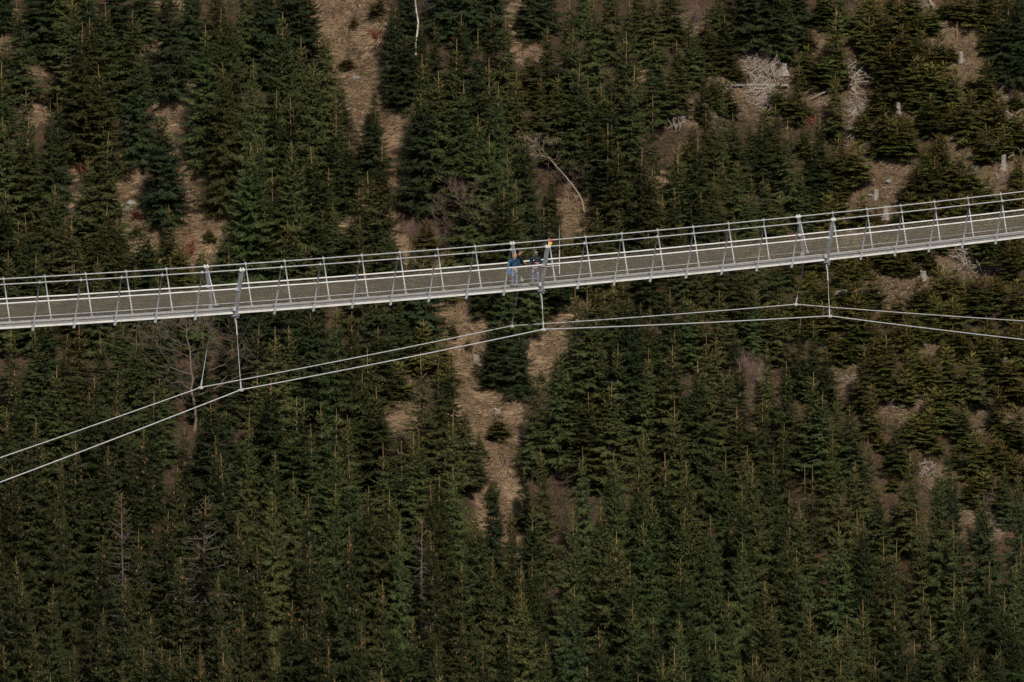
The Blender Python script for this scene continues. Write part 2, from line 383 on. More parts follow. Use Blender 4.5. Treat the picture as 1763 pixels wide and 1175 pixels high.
        if inter and not topz:
            for j in range(int(nb * inter * 1.6)):
                L = Rm * prof * r.uniform(.35, .8)
                branch(z + ws * r.uniform(.2, .8), r.uniform(0, 6.28), max(L, .12), (45 * (1 - min(t / .38, 1)) - droop * t) + r.normal(0, 9), 15)
        z -= ws * r.uniform(.85, 1.15) * (0.75 if k < 2 else 1); k += 1
    O = np.concatenate(O); D = np.concatenate(D); LN = np.concatenate(LN); Wd = np.concatenate(Wd); T = np.concatenate(T)
    v, f = diamonds(O, D, LN, Wd, r.normal(0, .4, len(O)), r)
    # shoots of the last season (outer half of each spray) are a lighter, yellower green
    yg = np.clip((O[:, 2] - (H - 1.9)) / 1.6, 0, 1)[:, None]; base = np.stack([T, T, T], 1) * (1 + yg * np.array([.55, .38, .12])); tipc = base * np.array([1.35, 1.25, .95])
    col = np.stack([base, base * 1.1, tipc, base * 1.1], 1).reshape(-1, 3)
    nm = 'needles_dark' if dark else ('needles_young' if H < 4.5 else ('needles_old_shaded' if cones or bare > .3 else 'needles'))
    mi = np.zeros(len(f), int)
    if cone:
        cv = []; cf = []
        for p in cone:
            for side in range(3):
                a = side * 2.094 + r.uniform(0, 1); dx = np.array([math.cos(a), math.sin(a), 0]) * .04
                b = len(cv); cv += [p + [0, 0, -.01], p + dx + [0, 0, -.06], p + [0, 0, -.20], p - dx + [0, 0, -.06]]; cf.append([b, b + 1, b + 2, b + 3])
        cf = np.array(cf) + len(v); v = np.concatenate([v, np.array(cv)]); f = np.concatenate([f, cf]); mi = np.concatenate([mi, np.ones(len(cf), int)])
        col = np.concatenate([col, np.ones((len(cv), 3))])
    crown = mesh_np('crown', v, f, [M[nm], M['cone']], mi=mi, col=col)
    tr = trunk.mesh('trunk', M['bark'], smooth=True, cols=True)
    return dict(H=H, crown=crown, trunk=tr, n=len(f), H0=H, R=Rm)
PROTO = {
 'm': [spruce(11, 6.5, 1.75, ws=.36, leader=.6, power=.9), spruce(12, 7.6, 2.1, ws=.42, droop=18, leader=.85, power=.95), spruce(13, 8.8, 2.2, ws=.40, droop=20, leader=.7, power=.88), spruce(14, 9.6, 2.5, ws=.46, droop=22, leader=1.0, power=.95),
       spruce(15, 10.8, 2.6, ws=.44, droop=26, leader=.8, power=.9), spruce(16, 9.0, 1.7, ws=.48, droop=16, leader=1.1, inter=.6, power=.85), spruce(17, 7.0, 1.7, ws=.38, droop=10, leader=.7, inter=.7, bare=.03, power=.9), spruce(18, 11.5, 2.7, ws=.46, droop=30, leader=.6, power=.86, lowbare=.1)],
 'y': [spruce(21, 3.4, 1.25, ws=.27, droop=6, leader=.38, step=.07, power=.72), spruce(22, 3.0, 1.25, ws=.26, droop=4, leader=.28, step=.07, power=.66), spruce(23, 3.8, 1.15, ws=.30, droop=8, leader=.5, step=.07), spruce(24, 2.2, 1.1, ws=.24, droop=4, leader=.2, step=.07, power=.6)],
 'd': [spruce(31, 8.0, 2.0, ws=.36, droop=26, leader=.5, dark=True, power=.7), spruce(32, 7.0, 1.85, ws=.36, droop=20, leader=.4, dark=True, power=.62), spruce(33, 10.0, 2.1, ws=.40, droop=30, leader=.5, dark=True, power=.66)],
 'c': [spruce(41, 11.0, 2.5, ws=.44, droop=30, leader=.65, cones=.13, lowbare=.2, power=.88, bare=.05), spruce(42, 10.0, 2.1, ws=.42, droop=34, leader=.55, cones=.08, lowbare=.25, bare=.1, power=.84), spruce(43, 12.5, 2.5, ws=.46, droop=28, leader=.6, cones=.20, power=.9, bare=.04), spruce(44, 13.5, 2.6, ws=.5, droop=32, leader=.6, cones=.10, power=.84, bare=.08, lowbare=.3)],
 'x': [spruce(51, 10.0, 1.7, ws=.42, droop=20, leader=.3, bare=.72, lowbare=.2, power=.55, inter=.3)],
}
print('proto faces', {k: [p['n'] for p in v] for k, v in PROTO.items()})

# ------------------------------------------------------------------ spruces one by one: (tip x, tip y, height in px, kind)
TREES = """37 5 180 m;131 38 190 m;186 5 150 m;228 19 170 m;119 -12 160 m;158 31 150 m;177 112 200 m;352 43 250 m;383 18 280 m;408 -5 300 m;296 -30 205 d;330 -60 190 d;391 108 270 m;437 100 240 m;6 107 210 m;42 148 170 m;101 161 190 m;85 174 210 m;172 227 190 m;284 195 196 d;240 88 200 d;15 200 200 m;41 197 190 m;70 -60 170 d;10 -70 130 d;200 -60 190 d;250 -70 140 m
89 319 160 m;54 365 150 m;35 380 150 m;126 378 140 m;176 350 160 m;195 296 150 m;295 352 120 m;416 375 130 m;434 248 230 m;171 442 130 m;345 439 24 y;235 388 22 y;115 372 130 m;200 373 120 m;5 330 170 m;10 430 140 m;225 455 110 m;265 450 70 y;150 270 160 m;60 440 120 m;380 400 90 m;395 430 110 m;130 455 110 m
483 20 260 m;450 -50 200 d;525 -30 165 d;500 -70 190 d;522 64 150 m;543 105 170 m;565 42 150 m;588 133 120 m;579 163 140 m;474 153 190 m;501 168 170 m;511 189 200 m;443 148 150 m;497 243 210 m;543 253 200 m;443 231 220 m;643 143 100 m;640 190 125 d;652 237 210 m;652 -14 52 y;680 12 170 d;700 60 130 d;735 92 220 m;750 38 150 m;791 25 200 m;782 69 190 m;822 51 170 m;843 100 190 m;797 138 230 m;758 125 240 m;823 199 230 m;842 232 210 m;858 143 200 m;770 -90 160 d;810 -95 180 d;850 -80 160 d;874 25 200 m;728 160 212 d;575 200 190 m;600 240 130 m;525 290 160 m;470 290 190 m;565 290 150 m
613 322 170 m;616 373 150 m;638 296 190 m;642 347 150 m;556 363 140 m;495 378 130 m;504 386 130 m;458 365 150 m;735 383 84 m;709 409 90 m;852 368 120 m;865 322 170 m;878 255 200 m;575 350 130 m;675 400 110 m;690 420 110 m;770 430 90 m;830 420 110 m;530 420 110 m
978 -5 160 m;1023 -10 180 m;1078 -10 190 m;1125 -20 140 m;1185 25 120 m;1223 8 125 m;1249 28 95 m;1285 -60 150 d;1320 -70 160 d;1196 48 110 m;1134 66 150 m;1167 69 130 m;1222 45 115 m;981 48 160 m;940 46 105 m;1078 54 170 m;988 110 150 m;959 128 160 m;1015 138 170 m;1037 143 150 m;1082 115 180 m;1054 158 160 m;1124 163 190 m;887 125 190 m;915 -50 120 d;945 -60 120 d;1050 -60 130 m;1100 -50 130 m;1155 -50 130 m;1212 120 100 m;1217 190 120 m;1268 194 140 m;1270 110 32 y;1248 143 56 y;1046 212 190 m;1069 245 150 m;1011 230 150 m;1166 245 120 m;1172 266 130 m;1237 208 130 m;1289 204 120 m;1197 237 150 m;1100 255 170 m;930 130 120 m;1310 215 120 m;1335 180 120 m
1125 289 130 m;1243 277 120 m;1230 297 120 m;1268 277 120 m;1163 323 120 m;1138 333 110 m;1102 315 120 m;1092 346 110 m;1066 363 110 m;1031 358 110 m;1241 351 90 m;1289 333 100 m;936 358 140 m;888 358 150 m;949 297 140 m;888 310 160 m;905 232 220 d;1315 302 110 m;1205 330 110 m;1180 380 110 m;1265 370 90 m;970 430 100 m;1345 330 100 m;1120 400 110 m;915 420 120 m;1300 390 90 m
1345 -80 150 d;1375 -60 130 d;1436 15 140 y;1499 28 100 y;1448 -50 100 m;1483 -14 100 y;1519 8 105 y;1374 110 110 y;1390 84 60 y;1414 95 55 y;1440 69 90 y;1438 128 120 y;1532 72 100 y;1555 41 105 y;1517 148 46 y;1569 156 36 y;1606 107 90 y;1580 95 80 y;1602 163 80 y;1667 153 98 y;1638 76 30 y;1665 -20 70 y;1700 -40 80 y;1734 -5 150 d;1757 -20 170 d;1601 16 42 y;1580 25 40 y;1698 103 84 y;1718 165 66 y;1698 222 60 y;1358 205 160 m;1407 200 130 m;1443 235 90 y;1565 202 70 y;1483 196 62 y;1529 204 64 y;1592 245 90 y;1649 262 90 y;1749 158 30 y;1350 -20 120 m;1640 110 90 y;1545 215 60 y
1322 312 100 m;1397 250 100 m;1483 340 52 y;1672 290 44 y;1754 270 64 y;1608 270 84 y;1575 290 70 y;1470 275 50 y;1604 430 60 y;1380 300 90 m;1425 340 60 y;1740 410 80 y;1700 400 60 y;1440 395 70 y;1760 340 60 y;1410 390 80 m;1355 400 90 m;1630 330 50 y;1560 390 50 y
61 568 150 m;105 572 170 m;88 630 170 m;179 572 140 m;239 573 160 m;161 647 190 c;202 643 180 c;146 672 200 c;278 650 150 m;38 637 210 c;5 703 220 c;245 738 260 c;258 672 170 m;212 682 190 c;317 736 200 c;378 750 210 c;398 777 220 c;424 705 200 m;398 590 150 m;61 723 220 c;128 760 230 c;20 560 150 m;140 560 150 m;210 540 120 m;270 560 120 m;440 640 150 m;180 770 220 c;85 790 230 c;20 800 230 c;290 800 220 c
474 563 200 m;528 540 190 d;583 530 240 m;605 536 230 m;652 564 140 m;730 606 210 m;684 627 60 y;654 663 160 m;554 693 150 m;511 683 160 m;520 686 160 m;543 726 160 m;579 703 170 m;578 767 190 m;605 714 170 m;611 785 190 m;726 739 150 m;773 703 180 m;692 757 170 m;709 744 170 m;662 762 180 m;470 777 190 m;787 803 200 m;823 737 110 m;859 716 42 y;818 627 26 y;722 425 170 d;757 624 170 m;463 652 180 m;503 811 200 m;753 818 200 m;440 560 140 m;635 600 160 m;690 500 100 m;500 560 130 m;620 640 160 m
989 495 190 m;1008 497 190 m;1077 510 240 d;916 630 200 m;959 597 220 m;895 560 128 d;1047 658 190 m;1015 676 160 m;1156 594 190 m;1200 622 210 m;1157 690 200 m;1163 569 130 m;1218 577 150 m;1266 569 150 m;1276 622 170 m;1266 702 170 m;1290 766 200 m;1093 737 190 m;1004 768 190 m;1055 776 200 m;941 770 160 m;1313 684 170 m;1299 497 120 m;1188 515 90 m;1117 533 130 m;1234 577 140 m;1250 630 150 m;870 460 110 m;1040 500 130 m;1150 500 110 m;1240 500 110 m;1020 560 150 m;1110 600 170 m;1060 590 150 m;1340 520 100 m;980 640 160 m
1368 544 130 m;1402 554 120 m;1488 590 120 y;1529 575 120 y;1601 608 110 y;1672 603 100 y;1583 483 66 y;1504 475 56 y;1688 475 84 y;1634 595 90 y;1716 583 90 y;1757 560 90 y;1353 623 180 m;1397 640 150 m;1414 674 150 m;1442 685 120 m;1547 715 110 y;1662 685 90 y;1718 664 90 y;1468 697 130 m;1626 669 80 y;1458 485 60 y;1560 560 60 y;1320 590 150 m;1425 600 110 m;1740 620 80 y;1500 660 100 y;1750 480 80 y;1640 520 60 y;1600 700 80 y;1680 740 90 y;1560 640 80 y;1745 700 80 y
57 955 260 c;26 999 240 c;87 1005 250 c;216 850 290 x;166 922 260 c;238 905 260 c;209 988 260 c;342 850 290 x;415 891 260 c;382 988 250 c;311 1113 200 c;351 1132 210 c;394 1080 220 c;53 1080 230 c;166 1044 230 c;310 960 250 c;214 1143 200 c;110 870 240 c;280 880 250 c;15 900 240 c;350 930 240 c;130 1110 220 c;265 1060 220 c;10 1110 220 c
572 830 240 m;632 836 220 m;660 845 220 m;604 906 280 c;687 886 220 m;723 895 200 x;761 912 240 c;822 877 240 m;754 830 220 m;546 1024 240 c;662 1000 230 c;802 968 230 c;844 956 220 m;780 1059 220 c;751 1106 200 c;474 1112 200 c;493 1032 220 c;446 938 260 c;871 1088 200 c;659 1150 200 c;475 839 230 m;534 848 240 c;620 1080 220 c;570 1110 220 c;700 1060 220 c;520 930 230 c;830 1110 200 c
1057 790 220 m;1096 803 200 m;1188 793 240 m;1291 793 220 m;986 872 240 m;904 869 240 m;883 869 220 m;1036 859 230 m;1127 855 210 m;1168 869 220 m;1115 898 220 m;1052 915 230 m;1227 888 220 m;1267 918 220 m;1281 833 220 m;1078 964 240 m;916 954 220 m;887 967 220 m;1173 960 230 m;1255 1019 220 m;1093 1036 220 m;1121 1059 220 m;1049 1078 220 m;1167 1052 220 m;1233 1095 200 m;1294 1127 200 m;1317 1000 220 m;901 1013 220 m;985 1010 210 d;940 1100 180 m;1150 780 200 m;1240 780 190 m;1330 780 180 m;1345 730 170 m
1385 801 180 m;1400 801 190 m;1463 793 160 m;1336 906 220 m;1391 862 200 m;1443 895 200 m;1512 830 160 m;1492 891 200 m;1478 877 190 m;1537 931 200 m;1589 873 160 m;1644 895 170 m;1523 924 190 m;1400 1047 210 m;1461 1054 210 m;1438 1079 200 m;1493 1032 220 m;1503 1126 200 m;1443 1137 200 m;1336 1036 220 m;1582 1010 200 m;1656 1068 210 m;1725 1018 200 m;1723 1112 200 m;1705 967 190 m;1738 953 200 m;1664 1003 200 m;1638 989 200 m;1685 848 110 m;1631 772 110 m;1356 844 200 m;1497 755 130 m;1754 920 180 m;1570 1100 200 m;1610 1060 200 m;1545 1040 210 m;1430 740 140 m;1565 780 120 m;1730 800 110 m;1375 940 200 m;1380 1120 180 m"""
def parse():
    out = []
    for line in TREES.split('\n'):
        for it in line.split(';'):
            p = it.split(); out.append((float(p[0]), float(p[1]), float(p[2]), p[3]))
    return out
trees = parse()
# silhouettes painted on a coarse grid: which trees show most, and where the wood still has holes
GWD, GHT = 441, 294
def rows(u, v, h, hw):
    """pixels of a conical crown, in grid cells"""
    v0, v1 = v / 4, (v + h * .96) / 4; out = []
    for yy in range(max(int(v0), 0), min(int(v1) + 1, GHT)):
        q = max((yy - v0) / max(v1 - v0, .1), 0); w = hw / 4 * min(1, q ** .8 * 1.05); a = int(max(u / 4 - w, 0)); c = int(min(u / 4 + w + 1, GWD))
        if c > a: out.append((yy, a, c))
    return out
HW = {'m': .29, 'y': .42, 'd': .29, 'c': .20, 'x': .2}
uu, vv_ = np.meshgrid(np.arange(GWD) * 4 + 2, np.arange(GHT) * 4 + 2)
bare = (ell(uu, vv_, GRASS) > .52) | (ell(uu, vv_, SOIL) > .70)
gp = np.array(GPIX, float); gd = np.full(uu.shape, 1e9)
for a_, b_ in zip(gp[:-1], gp[1:]):
    d_ = b_ - a_; t_ = np.clip(((uu - a_[0]) * d_[0] + (vv_ - a_[1]) * d_[1]) / (d_ @ d_), 0, 1); gd = np.minimum(gd, np.hypot(uu - a_[0] - t_ * d_[0], vv_ - a_[1] - t_ * d_[1]))
bare |= (gd < np.where(vv_ < 150, 32, 22)) & (vv_ < 890)
KEEP = [(716, 35, 18, 44), (807, 390, 34, 62), (336, 640, 62, 92), (975, 320, 42, 54), (1316, 112, 36, 30), (1312, 172, 30, 26), (1476, 145, 20, 28), (1478, 192, 20, 26), (1474, 235, 12, 18), (1164, 210, 18, 30), (1744, 240, 20, 36), (1734, 165, 14, 28),
        (1680, 440, 36, 40), (820, 618, 12, 18), (857, 710, 14, 20), (1555, 690, 44, 26), (1594, 815, 14, 12), (925, 250, 36, 16), (1347, 118, 12, 14), (1654, 98, 12, 12), (1546, 183, 14, 14), (1290, 655, 18, 34), (735, 400, 36, 32), (1508, 332, 14, 14),
        (1525, 366, 10, 16), (1450, 508, 14, 12), (1730, 620, 10, 10), (1665, 556, 12, 10), (1419, 586, 10, 10), (1220, 108, 22, 12), (142, 290, 18, 26), (330, 285, 14, 22), (1288, 314, 10, 10), (1590, 472, 12, 12), (1722, 457, 10, 12), (1413, 168, 24, 14), (985, 340, 34, 34)]
BASEV = {(716, 35): 95, (807, 390): 470, (336, 640): 742, (975, 320): 372}
keepv = np.full(uu.shape, 1e9)          # front edge of whatever must stay in view there
for q in KEEP: keepv = np.where(np.hypot((uu - q[0]) / q[2], (vv_ - q[1]) / q[3]) < 1.0, np.minimum(keepv, BASEV.get((q[0], q[1]), q[1] + q[3])), keepv)
def hides(rw, base): return sum(int((keepv[yy, a:c] < base).sum()) for yy, a, c in rw)
cover = np.zeros((GHT, GWD), bool)
def paint(t): 
    for yy, a, c in rows(t[0], t[1], t[2], t[2] * HW[t[3]]): cover[yy, a:c] = True
def grown(t):
    u, v, h, k = t
    rw = rows(u, v, h, h * HW[k] * .8); n_ = max(sum(c - a for _, a, c in rw), 1)
    if hides(rw, v + h) > .12 * n_: return (u, v, h * .72, k)
    f = 1.0 if k == 'y' or (k == 'd' and v < 600) else (1.12 if u > 1240 and v < 720 else (1.34 if v < 680 else 1.45))
    for q in (f, 1 + (f - 1) * .5):
        rw = rows(u, v, h * q, h * q * HW[k] * .8); n_ = sum(c - a for _, a, c in rw)
        if n_ and sum(int(bare[yy, a:c].sum()) for yy, a, c in rw) < .05 * n_ and hides(rw, v + h * q) < .04 * n_: return (u, v, h * q, k)
    return t
trees = [grown(t) for t in trees]
for t in trees: paint(t)
fillers = [(u_, v_, h_, 'y') for u_, v_, h_ in ((598, 96, 26), (668, 268, 22), (690, 330, 28), (806, 585, 20), (842, 640, 22), (780, 560, 24), (826, 760, 30), (846, 835, 34), (258, 150, 22), (360, 395, 24), (260, 425, 28), (610, 30, 20), (932, 640, 22))]; r2 = np.random.default_rng(5)
for it in range(26000):
    u = r2.uniform(0, W_PX); v = r2.uniform(0, 1290)
    gx, gy = int(u / 4), min(int(v / 4), GHT - 1)
    if v < H_PX and (cover[gy, gx] or bare[gy, gx]): continue
    if v >= H_PX and r2.random() > .02: continue
    right = u > 1330 and v < 860
    if right: h = r2.uniform(26, 66); k = 'y'
    elif 900 < u and v < 860: h = r2.uniform(80, 150); k = 'm' if h > 95 else 'y'
    elif v > 820: h = r2.uniform(220, 320); k = 'd' if r2.random() < .5 else ('c' if u < 900 and r2.random() < .6 else 'm')  # half are dark spruces, their colour standing in for shaded gaps
    else: h = r2.uniform(130, 230); k = 'm' if r2.random() < .45 else 'd'  # dark ones again paint the shade between the crowns
    t = (u, v - h * r2.uniform(.2, .5), h, k); rw = rows(t[0], t[1], h, h * HW[k] * .85)
    n_ = sum(c - a for _, a, c in rw); nb_ = sum(int(bare[yy, a:c].sum()) for yy, a, c in rw)
    if n_ and hides(rw, t[1] + t[2]) > .03 * n_: continue
    if n_ and nb_ > (.10 if not right else .22) * n_: 
        h *= .6; t = (u, v - h * .5, h, 'y' if h < 100 else k); rw = rows(t[0], t[1], h, h * HW[t[3]] * .85)
        n_ = sum(c - a for _, a, c in rw); nb_ = sum(int(bare[yy, a:c].sum()) for yy, a, c in rw)
        if n_ and nb_ > .15 * n_: continue
    if right and r2.random() < .4: continue
    if v > 800 and r2.random() < .12: continue
    fillers.append(t); paint(t)
print('fillers', len(fillers), 'covered', cover.mean())
BASES = []; used_labels = {}
def rail_y(u): return 490 - 0.060 * u - 0.0000165 * u * u      # the bridge's upper line in the picture, for wording only
WORD = {'m': ['olive green spruce', 'mid green spruce', 'slender green spruce', 'tall green spruce', 'tall full spruce', 'thin spired spruce', 'small green spruce', 'tall heavy-boughed spruce'], 'y': ['bushy young spruce', 'squat young spruce', 'open young spruce', 'knee-high young spruce'],
        'd': ['dense dark spruce', 'broad dark spruce', 'tall dark spruce'], 'c': ['cone-laden spruce', 'shaggy old spruce', 'tall coning spruce', 'tall ragged old spruce'], 'x': ['half-dead grey spruce']}
WIDE = {'m': 1.1, 'y': 1.22, 'd': 1.22, 'c': 1.15, 'x': 1.1}
KEYS = [(k, j) for k in PROTO for j in range(len(PROTO[k]))]
recs = []
for n, (u, v, h, k) in enumerate(trees + fillers):
    P, t = ground_px(u, v + h); Hm = h * t / F_PX / cp
    if k == 'm' and Hm < 3.6: k = 'y'
    sc_ = [abs(math.log(Hm / p_['H'])) + rng.uniform(0, .28) for p_ in PROTO[k]]; pi = int(np.argmin(sc_))
    pr = PROTO[k][pi]; s = Hm / pr['H']; wd = WIDE[k] * rng.uniform(.78, 1.25) * s ** -.15 * (.88 if v > 700 and k != 'y' else 1)
    recs.append(dict(u=u, v=v, h=h, k=k, pi=pi, P=P, s=s, w=s * wd, rz=rng.uniform(0, 6.28), fil=n >= len(trees)))
ids = np.full((GHT, GWD), -1)
for n in sorted(range(len(recs)), key=lambda q: -recs[q]['P'].y):
    q = recs[n]
    for yy, a, c in rows(q['u'], q['v'], q['h'], q['h'] * HW[q['k']]): ids[yy, a:c] = n
cnt = np.bincount(ids[ids >= 0], minlength=len(recs))
order = np.argsort(-cnt); chosen = set(int(q) for q in order[:300])
pts = []
for n, q in enumerate(recs):
    if n not in chosen:
        pts.append((q['P'].x, q['P'].y, q['P'].z, q['w'], q['s'], KEYS.index((q['k'], q['pi'])))); continue
    root = empty('spruce_tree', q['P'], q['rz']); root.scale = (q['w'], q['w'], q['s']); root.rotation_euler = (rng.normal(0, .028), rng.normal(0, .028), q['rz']); pr = PROTO[q['k']][q['pi']]
    for nm in ('trunk', 'crown'):
        o = bpy.data.objects.new(nm, pr[nm]); C.objects.link(o); o.parent = root
    u, v = q['u'], q['v']; pu, pv = u / W_PX * 100, v / H_PX * 100; wk = WORD[q['k']][q['pi']]
    if v > 4:
        zone = 'above the bridge' if v < rail_y(u) - 12 else ('behind the bridge' if v < rail_y(u) + 95 else ('below the cables' if v > rail_y(u) + 190 else 'just below the bridge'))
        lb = f"{wk} {zone}, tip {pu:.0f} percent across and {pv:.0f} percent down"
        if lb in used_labels: lb = f"{wk} {zone}, tip {pu:.1f} percent across and {pv:.1f} percent down"
    else:
        lb = f"{wk} whose top leaves the upper edge, {pu:.0f} percent across"
        if lb in used_labels: lb = f"{wk} whose top leaves the upper edge, {pu:.1f} percent across"
    used_labels[lb] = 1
    tag(root, lb, 'spruce', 'spruces growing on the hillside')
# the wood goes on beyond the frame
BASES = np.array([(q['P'].x, q['P'].y) for q in recs]); nin = len(pts)
for _ in range(5200):
    x = r2.uniform(-80, 80); y = r2.uniform(580, 740)
    u, v = proj(np.array([x, y, float(gh(x, y))])); u = float(u); v = float(v)
    if -70 < u < 1833 and -40 < v < 1420: continue
    if -40 < u < 1800 and 1400 < v < 1520: continue
    if np.min(np.hypot(BASES[:, 0] - x, BASES[:, 1] - y)) < 1.8 or float(gdist(x, y)) < 1.5: continue
    if any(abs(p[0] - x) < 1.9 and abs(p[1] - y) < 1.9 for p in pts[nin:]): continue
    key = KEYS.index(('m', int(r2.integers(0, 8)))) if r2.random() < .7 else KEYS.index(('d', int(r2.integers(0, 2)))); s = r2.uniform(.75, 1.15)
    if v > 1400: s *= 1.3
    pts.append((x, y, float(gh(x, y)) - .05, s * 1.2, s, key))
print('rest', len(pts), 'in frame', nin)
me = bpy.data.meshes.new('spruce_thicket'); me.from_pydata([p[:3] for p in pts], [], [])
a = me.attributes.new('size', 'FLOAT_VECTOR', 'POINT'); a.data.foreach_set('vector', [x for p in pts for x in (p[3], p[3], p[4])])
a = me.attributes.new('which', 'INT', 'POINT'); a.data.foreach_set('value', [p[5] for p in pts])
a = me.attributes.new('turn', 'FLOAT', 'POINT'); a.data.foreach_set('value', list(r2.uniform(0, 6.28, len(pts))))
th = bpy.data.objects.new('spruce_thicket', me); C.objects.link(th)
tag(th, 'mass of smaller and half hidden spruces filling the wood between the nearer trees', 'thicket', kind='stuff')
ng = bpy.data.node_groups.new('scatter', 'GeometryNodeTree'); ng.interface.new_socket('Geometry', in_out='INPUT', socket_type='NodeSocketGeometry'); ng.interface.new_socket('Geometry', in_out='OUTPUT', socket_type='NodeSocketGeometry')
gi = ng.nodes.new('NodeGroupInput'); go = ng.nodes.new('NodeGroupOutput'); jn = ng.nodes.new('GeometryNodeJoinGeometry')
def attr(name, typ):
    q = ng.nodes.new('GeometryNodeInputNamedAttribute'); q.data_type = typ; q.inputs[0].default_value = name; return q.outputs[0]
wh, sz, cx = attr('which', 'INT'), attr('size', 'FLOAT_VECTOR'), ng.nodes.new('ShaderNodeCombineXYZ')
ng.links.new(attr('turn', 'FLOAT'), cx.inputs[2]); er = ng.nodes.new('FunctionNodeEulerToRotation'); ng.links.new(cx.outputs[0], er.inputs[0])
for w, (k, j) in enumerate(KEYS):
    cm = ng.nodes.new('FunctionNodeCompare'); cm.data_type = 'INT'; cm.operation = 'EQUAL'; ng.links.new(wh, cm.inputs[2]); cm.inputs[3].default_value = w
    for nm in ('trunk', 'crown'):
        ob = bpy.data.objects.new('thicket_' + nm, PROTO[k][j][nm])
        oi = ng.nodes.new('GeometryNodeObjectInfo'); oi.inputs['Object'].default_value = ob; oi.inputs['As Instance'].default_value = True
        ip = ng.nodes.new('GeometryNodeInstanceOnPoints'); ng.links.new(gi.outputs[0], ip.inputs['Points']); ng.links.new(oi.outputs['Geometry'], ip.inputs['Instance'])
        ng.links.new(cm.outputs[0], ip.inputs['Selection']); ng.links.new(er.outputs[0], ip.inputs['Rotation']); ng.links.new(sz, ip.inputs['Scale']); ng.links.new(ip.outputs[0], jn.inputs[0])
ng.links.new(jn.outputs[0], go.inputs[0])
gmod = th.modifiers.new('scatter', 'NODES'); gmod.node_group = ng

# ------------------------------------------------------------------ ground cover
def scatter_blades(name, n_try, accept, lmin, lmax, wd, material, label, cat, downhill, colf, seed, spread=.8, lift=.35):
    r = np.random.default_rng(seed)
    x = r.uniform(-36, 36, n_try); y = r.uniform(604, 694, n_try); z = gh(x, y)
    keep = accept(x, y, z, r); x, y, z = x[keep], y[keep], z[keep]; n = len(x)
    fl = np.sin(x * 1.7 + 2 * np.sin(y * .9)) * .9 + np.sin(y * 2.1 + x * .7) * .5      # tufts comb over in swirls
    d = np.stack([fl * downhill + r.normal(0, spread, n) * (.38 if downhill > .5 else 1), -downhill + r.normal(0, spread, n) * (.3 if downhill > .5 else .6), np.full(n, lift) + r.uniform(-.5, .6, n) - downhill * SL], 1)
    d /= np.linalg.norm(d, axis=1, keepdims=True)
    ln = r.uniform(lmin, lmax, n); o = np.stack([x, y, z - .02], 1)
    v, f = diamonds(o, d, ln, np.full(n, wd) * r.uniform(.6, 1.4, n), r.uniform(-1.5, 1.5, n), r)
    c = colf(n, r, x, y); c = np.repeat(c, 4, axis=0)
    m = mesh_np(name, v, f, [material], col=c); ob = bpy.data.objects.new(name, m); C.objects.link(ob)
    tag(ob, label, cat, kind='stuff'); print(name, n); return ob
def tuft(x, y):   # clumpiness of the grass
    return .5 + .25 * np.sin(x * 3.1 + np.sin(y * 2.3) * 1.7) + .25 * np.sin(y * 4.3 + np.sin(x * 2.9) * 1.9)
def acc_grass(x, y, z, r):
    g, s = grass_amt(x, y, z); return (g > .35) & (r.random(len(x)) < g * (.25 + .75 * tuft(x, y)))
def col_grass(n, r, x, y):
    b = r.uniform(.7, 1.2, n)[:, None] * (.6 + .6 * tuft(x, y))[:, None]; c = np.ones((n, 3)) * b
    c[:, 1] *= r.uniform(.9, 1.04, n); c[:, 2] *= r.uniform(.8, 1.05, n); return c
scatter_blades('dry_grass', 9000000, acc_grass, .40, 1.0, .022, M['straw'], 'tan dry grass hanging down the bare gully and clearings', 'grass', .9, col_grass, 1)
def tussocks():
    r = np.random.default_rng(9); n = 60000; x = r.uniform(-36, 36, n); y = r.uniform(604, 694, n); g, s_ = grass_amt(x, y)
    k = (g > .45) & (r.random(n) < .20); x, y = x[k], y[k]; n = len(x); m = 34; z = gh(x, y); sz = r.uniform(.5, 1.3, n)
    a = r.uniform(0, 6.28, (n, m)); el = r.uniform(-.25, 1.2, (n, m)); rad = r.uniform(0, .10, (n, m))
    d = np.stack([np.cos(a) * np.cos(el), np.sin(a) * np.cos(el) * .7 - .35, np.sin(el) - .25], -1).reshape(-1, 3); d /= np.linalg.norm(d, axis=1, keepdims=True)
    o = np.stack([x[:, None] + rad * np.cos(a), y[:, None] + rad * np.sin(a), z[:, None] + np.zeros((n, m)) + .12 * sz[:, None] * r.random((n, m))], -1).reshape(-1, 3)
    ln = (r.uniform(.22, .5, (n, m)) * sz[:, None]).ravel()
    v, f = diamonds(o, d, ln, np.full(len(o), .03), r.uniform(-1.2, 1.2, len(o)), r)
    tone = r.uniform(.45, 1.25, n); grn = r.random(n) < .22
    c = np.ones((n, m, 3)) * (tone[:, None] * r.uniform(.8, 1.2, (n, m)))[..., None]; c[grn] *= np.array([.42, .62, .38]); c = np.repeat(c.reshape(-1, 3), 4, axis=0)
    ob = bpy.data.objects.new('grass_tussocks', mesh_np('grass_tussocks', v, f, [M['straw']], col=c)); C.objects.link(ob)
    tag(ob, 'shaggy tussocks of dry grass in the gully and the clearings', 'grass', kind='stuff'); print('tussocks', n)
tussocks()
def acc_heath(x, y, z, r):
    g, s = grass_amt(x, y, z); u, v = proj(np.stack([x, y, z], -1))
    side = np.clip((u - 1150) / 350, 0.12, 1); return (g < .3) & (r.random(len(x)) < side * (.25 + .75 * tuft(x * .6, y * .7)) * np.where(s > .5, .7, 1) * .8)
def col_heath(n, r, x, y):
    k = tuft(x * .5 + 3, y * .45)[:, None]; b = r.uniform(.5, 1.6, n)[:, None]
    brown = np.array([1.5, .95, .8]); green = np.array([.75, 1.15, .6]); return b * (brown * k + green * (1 - k))
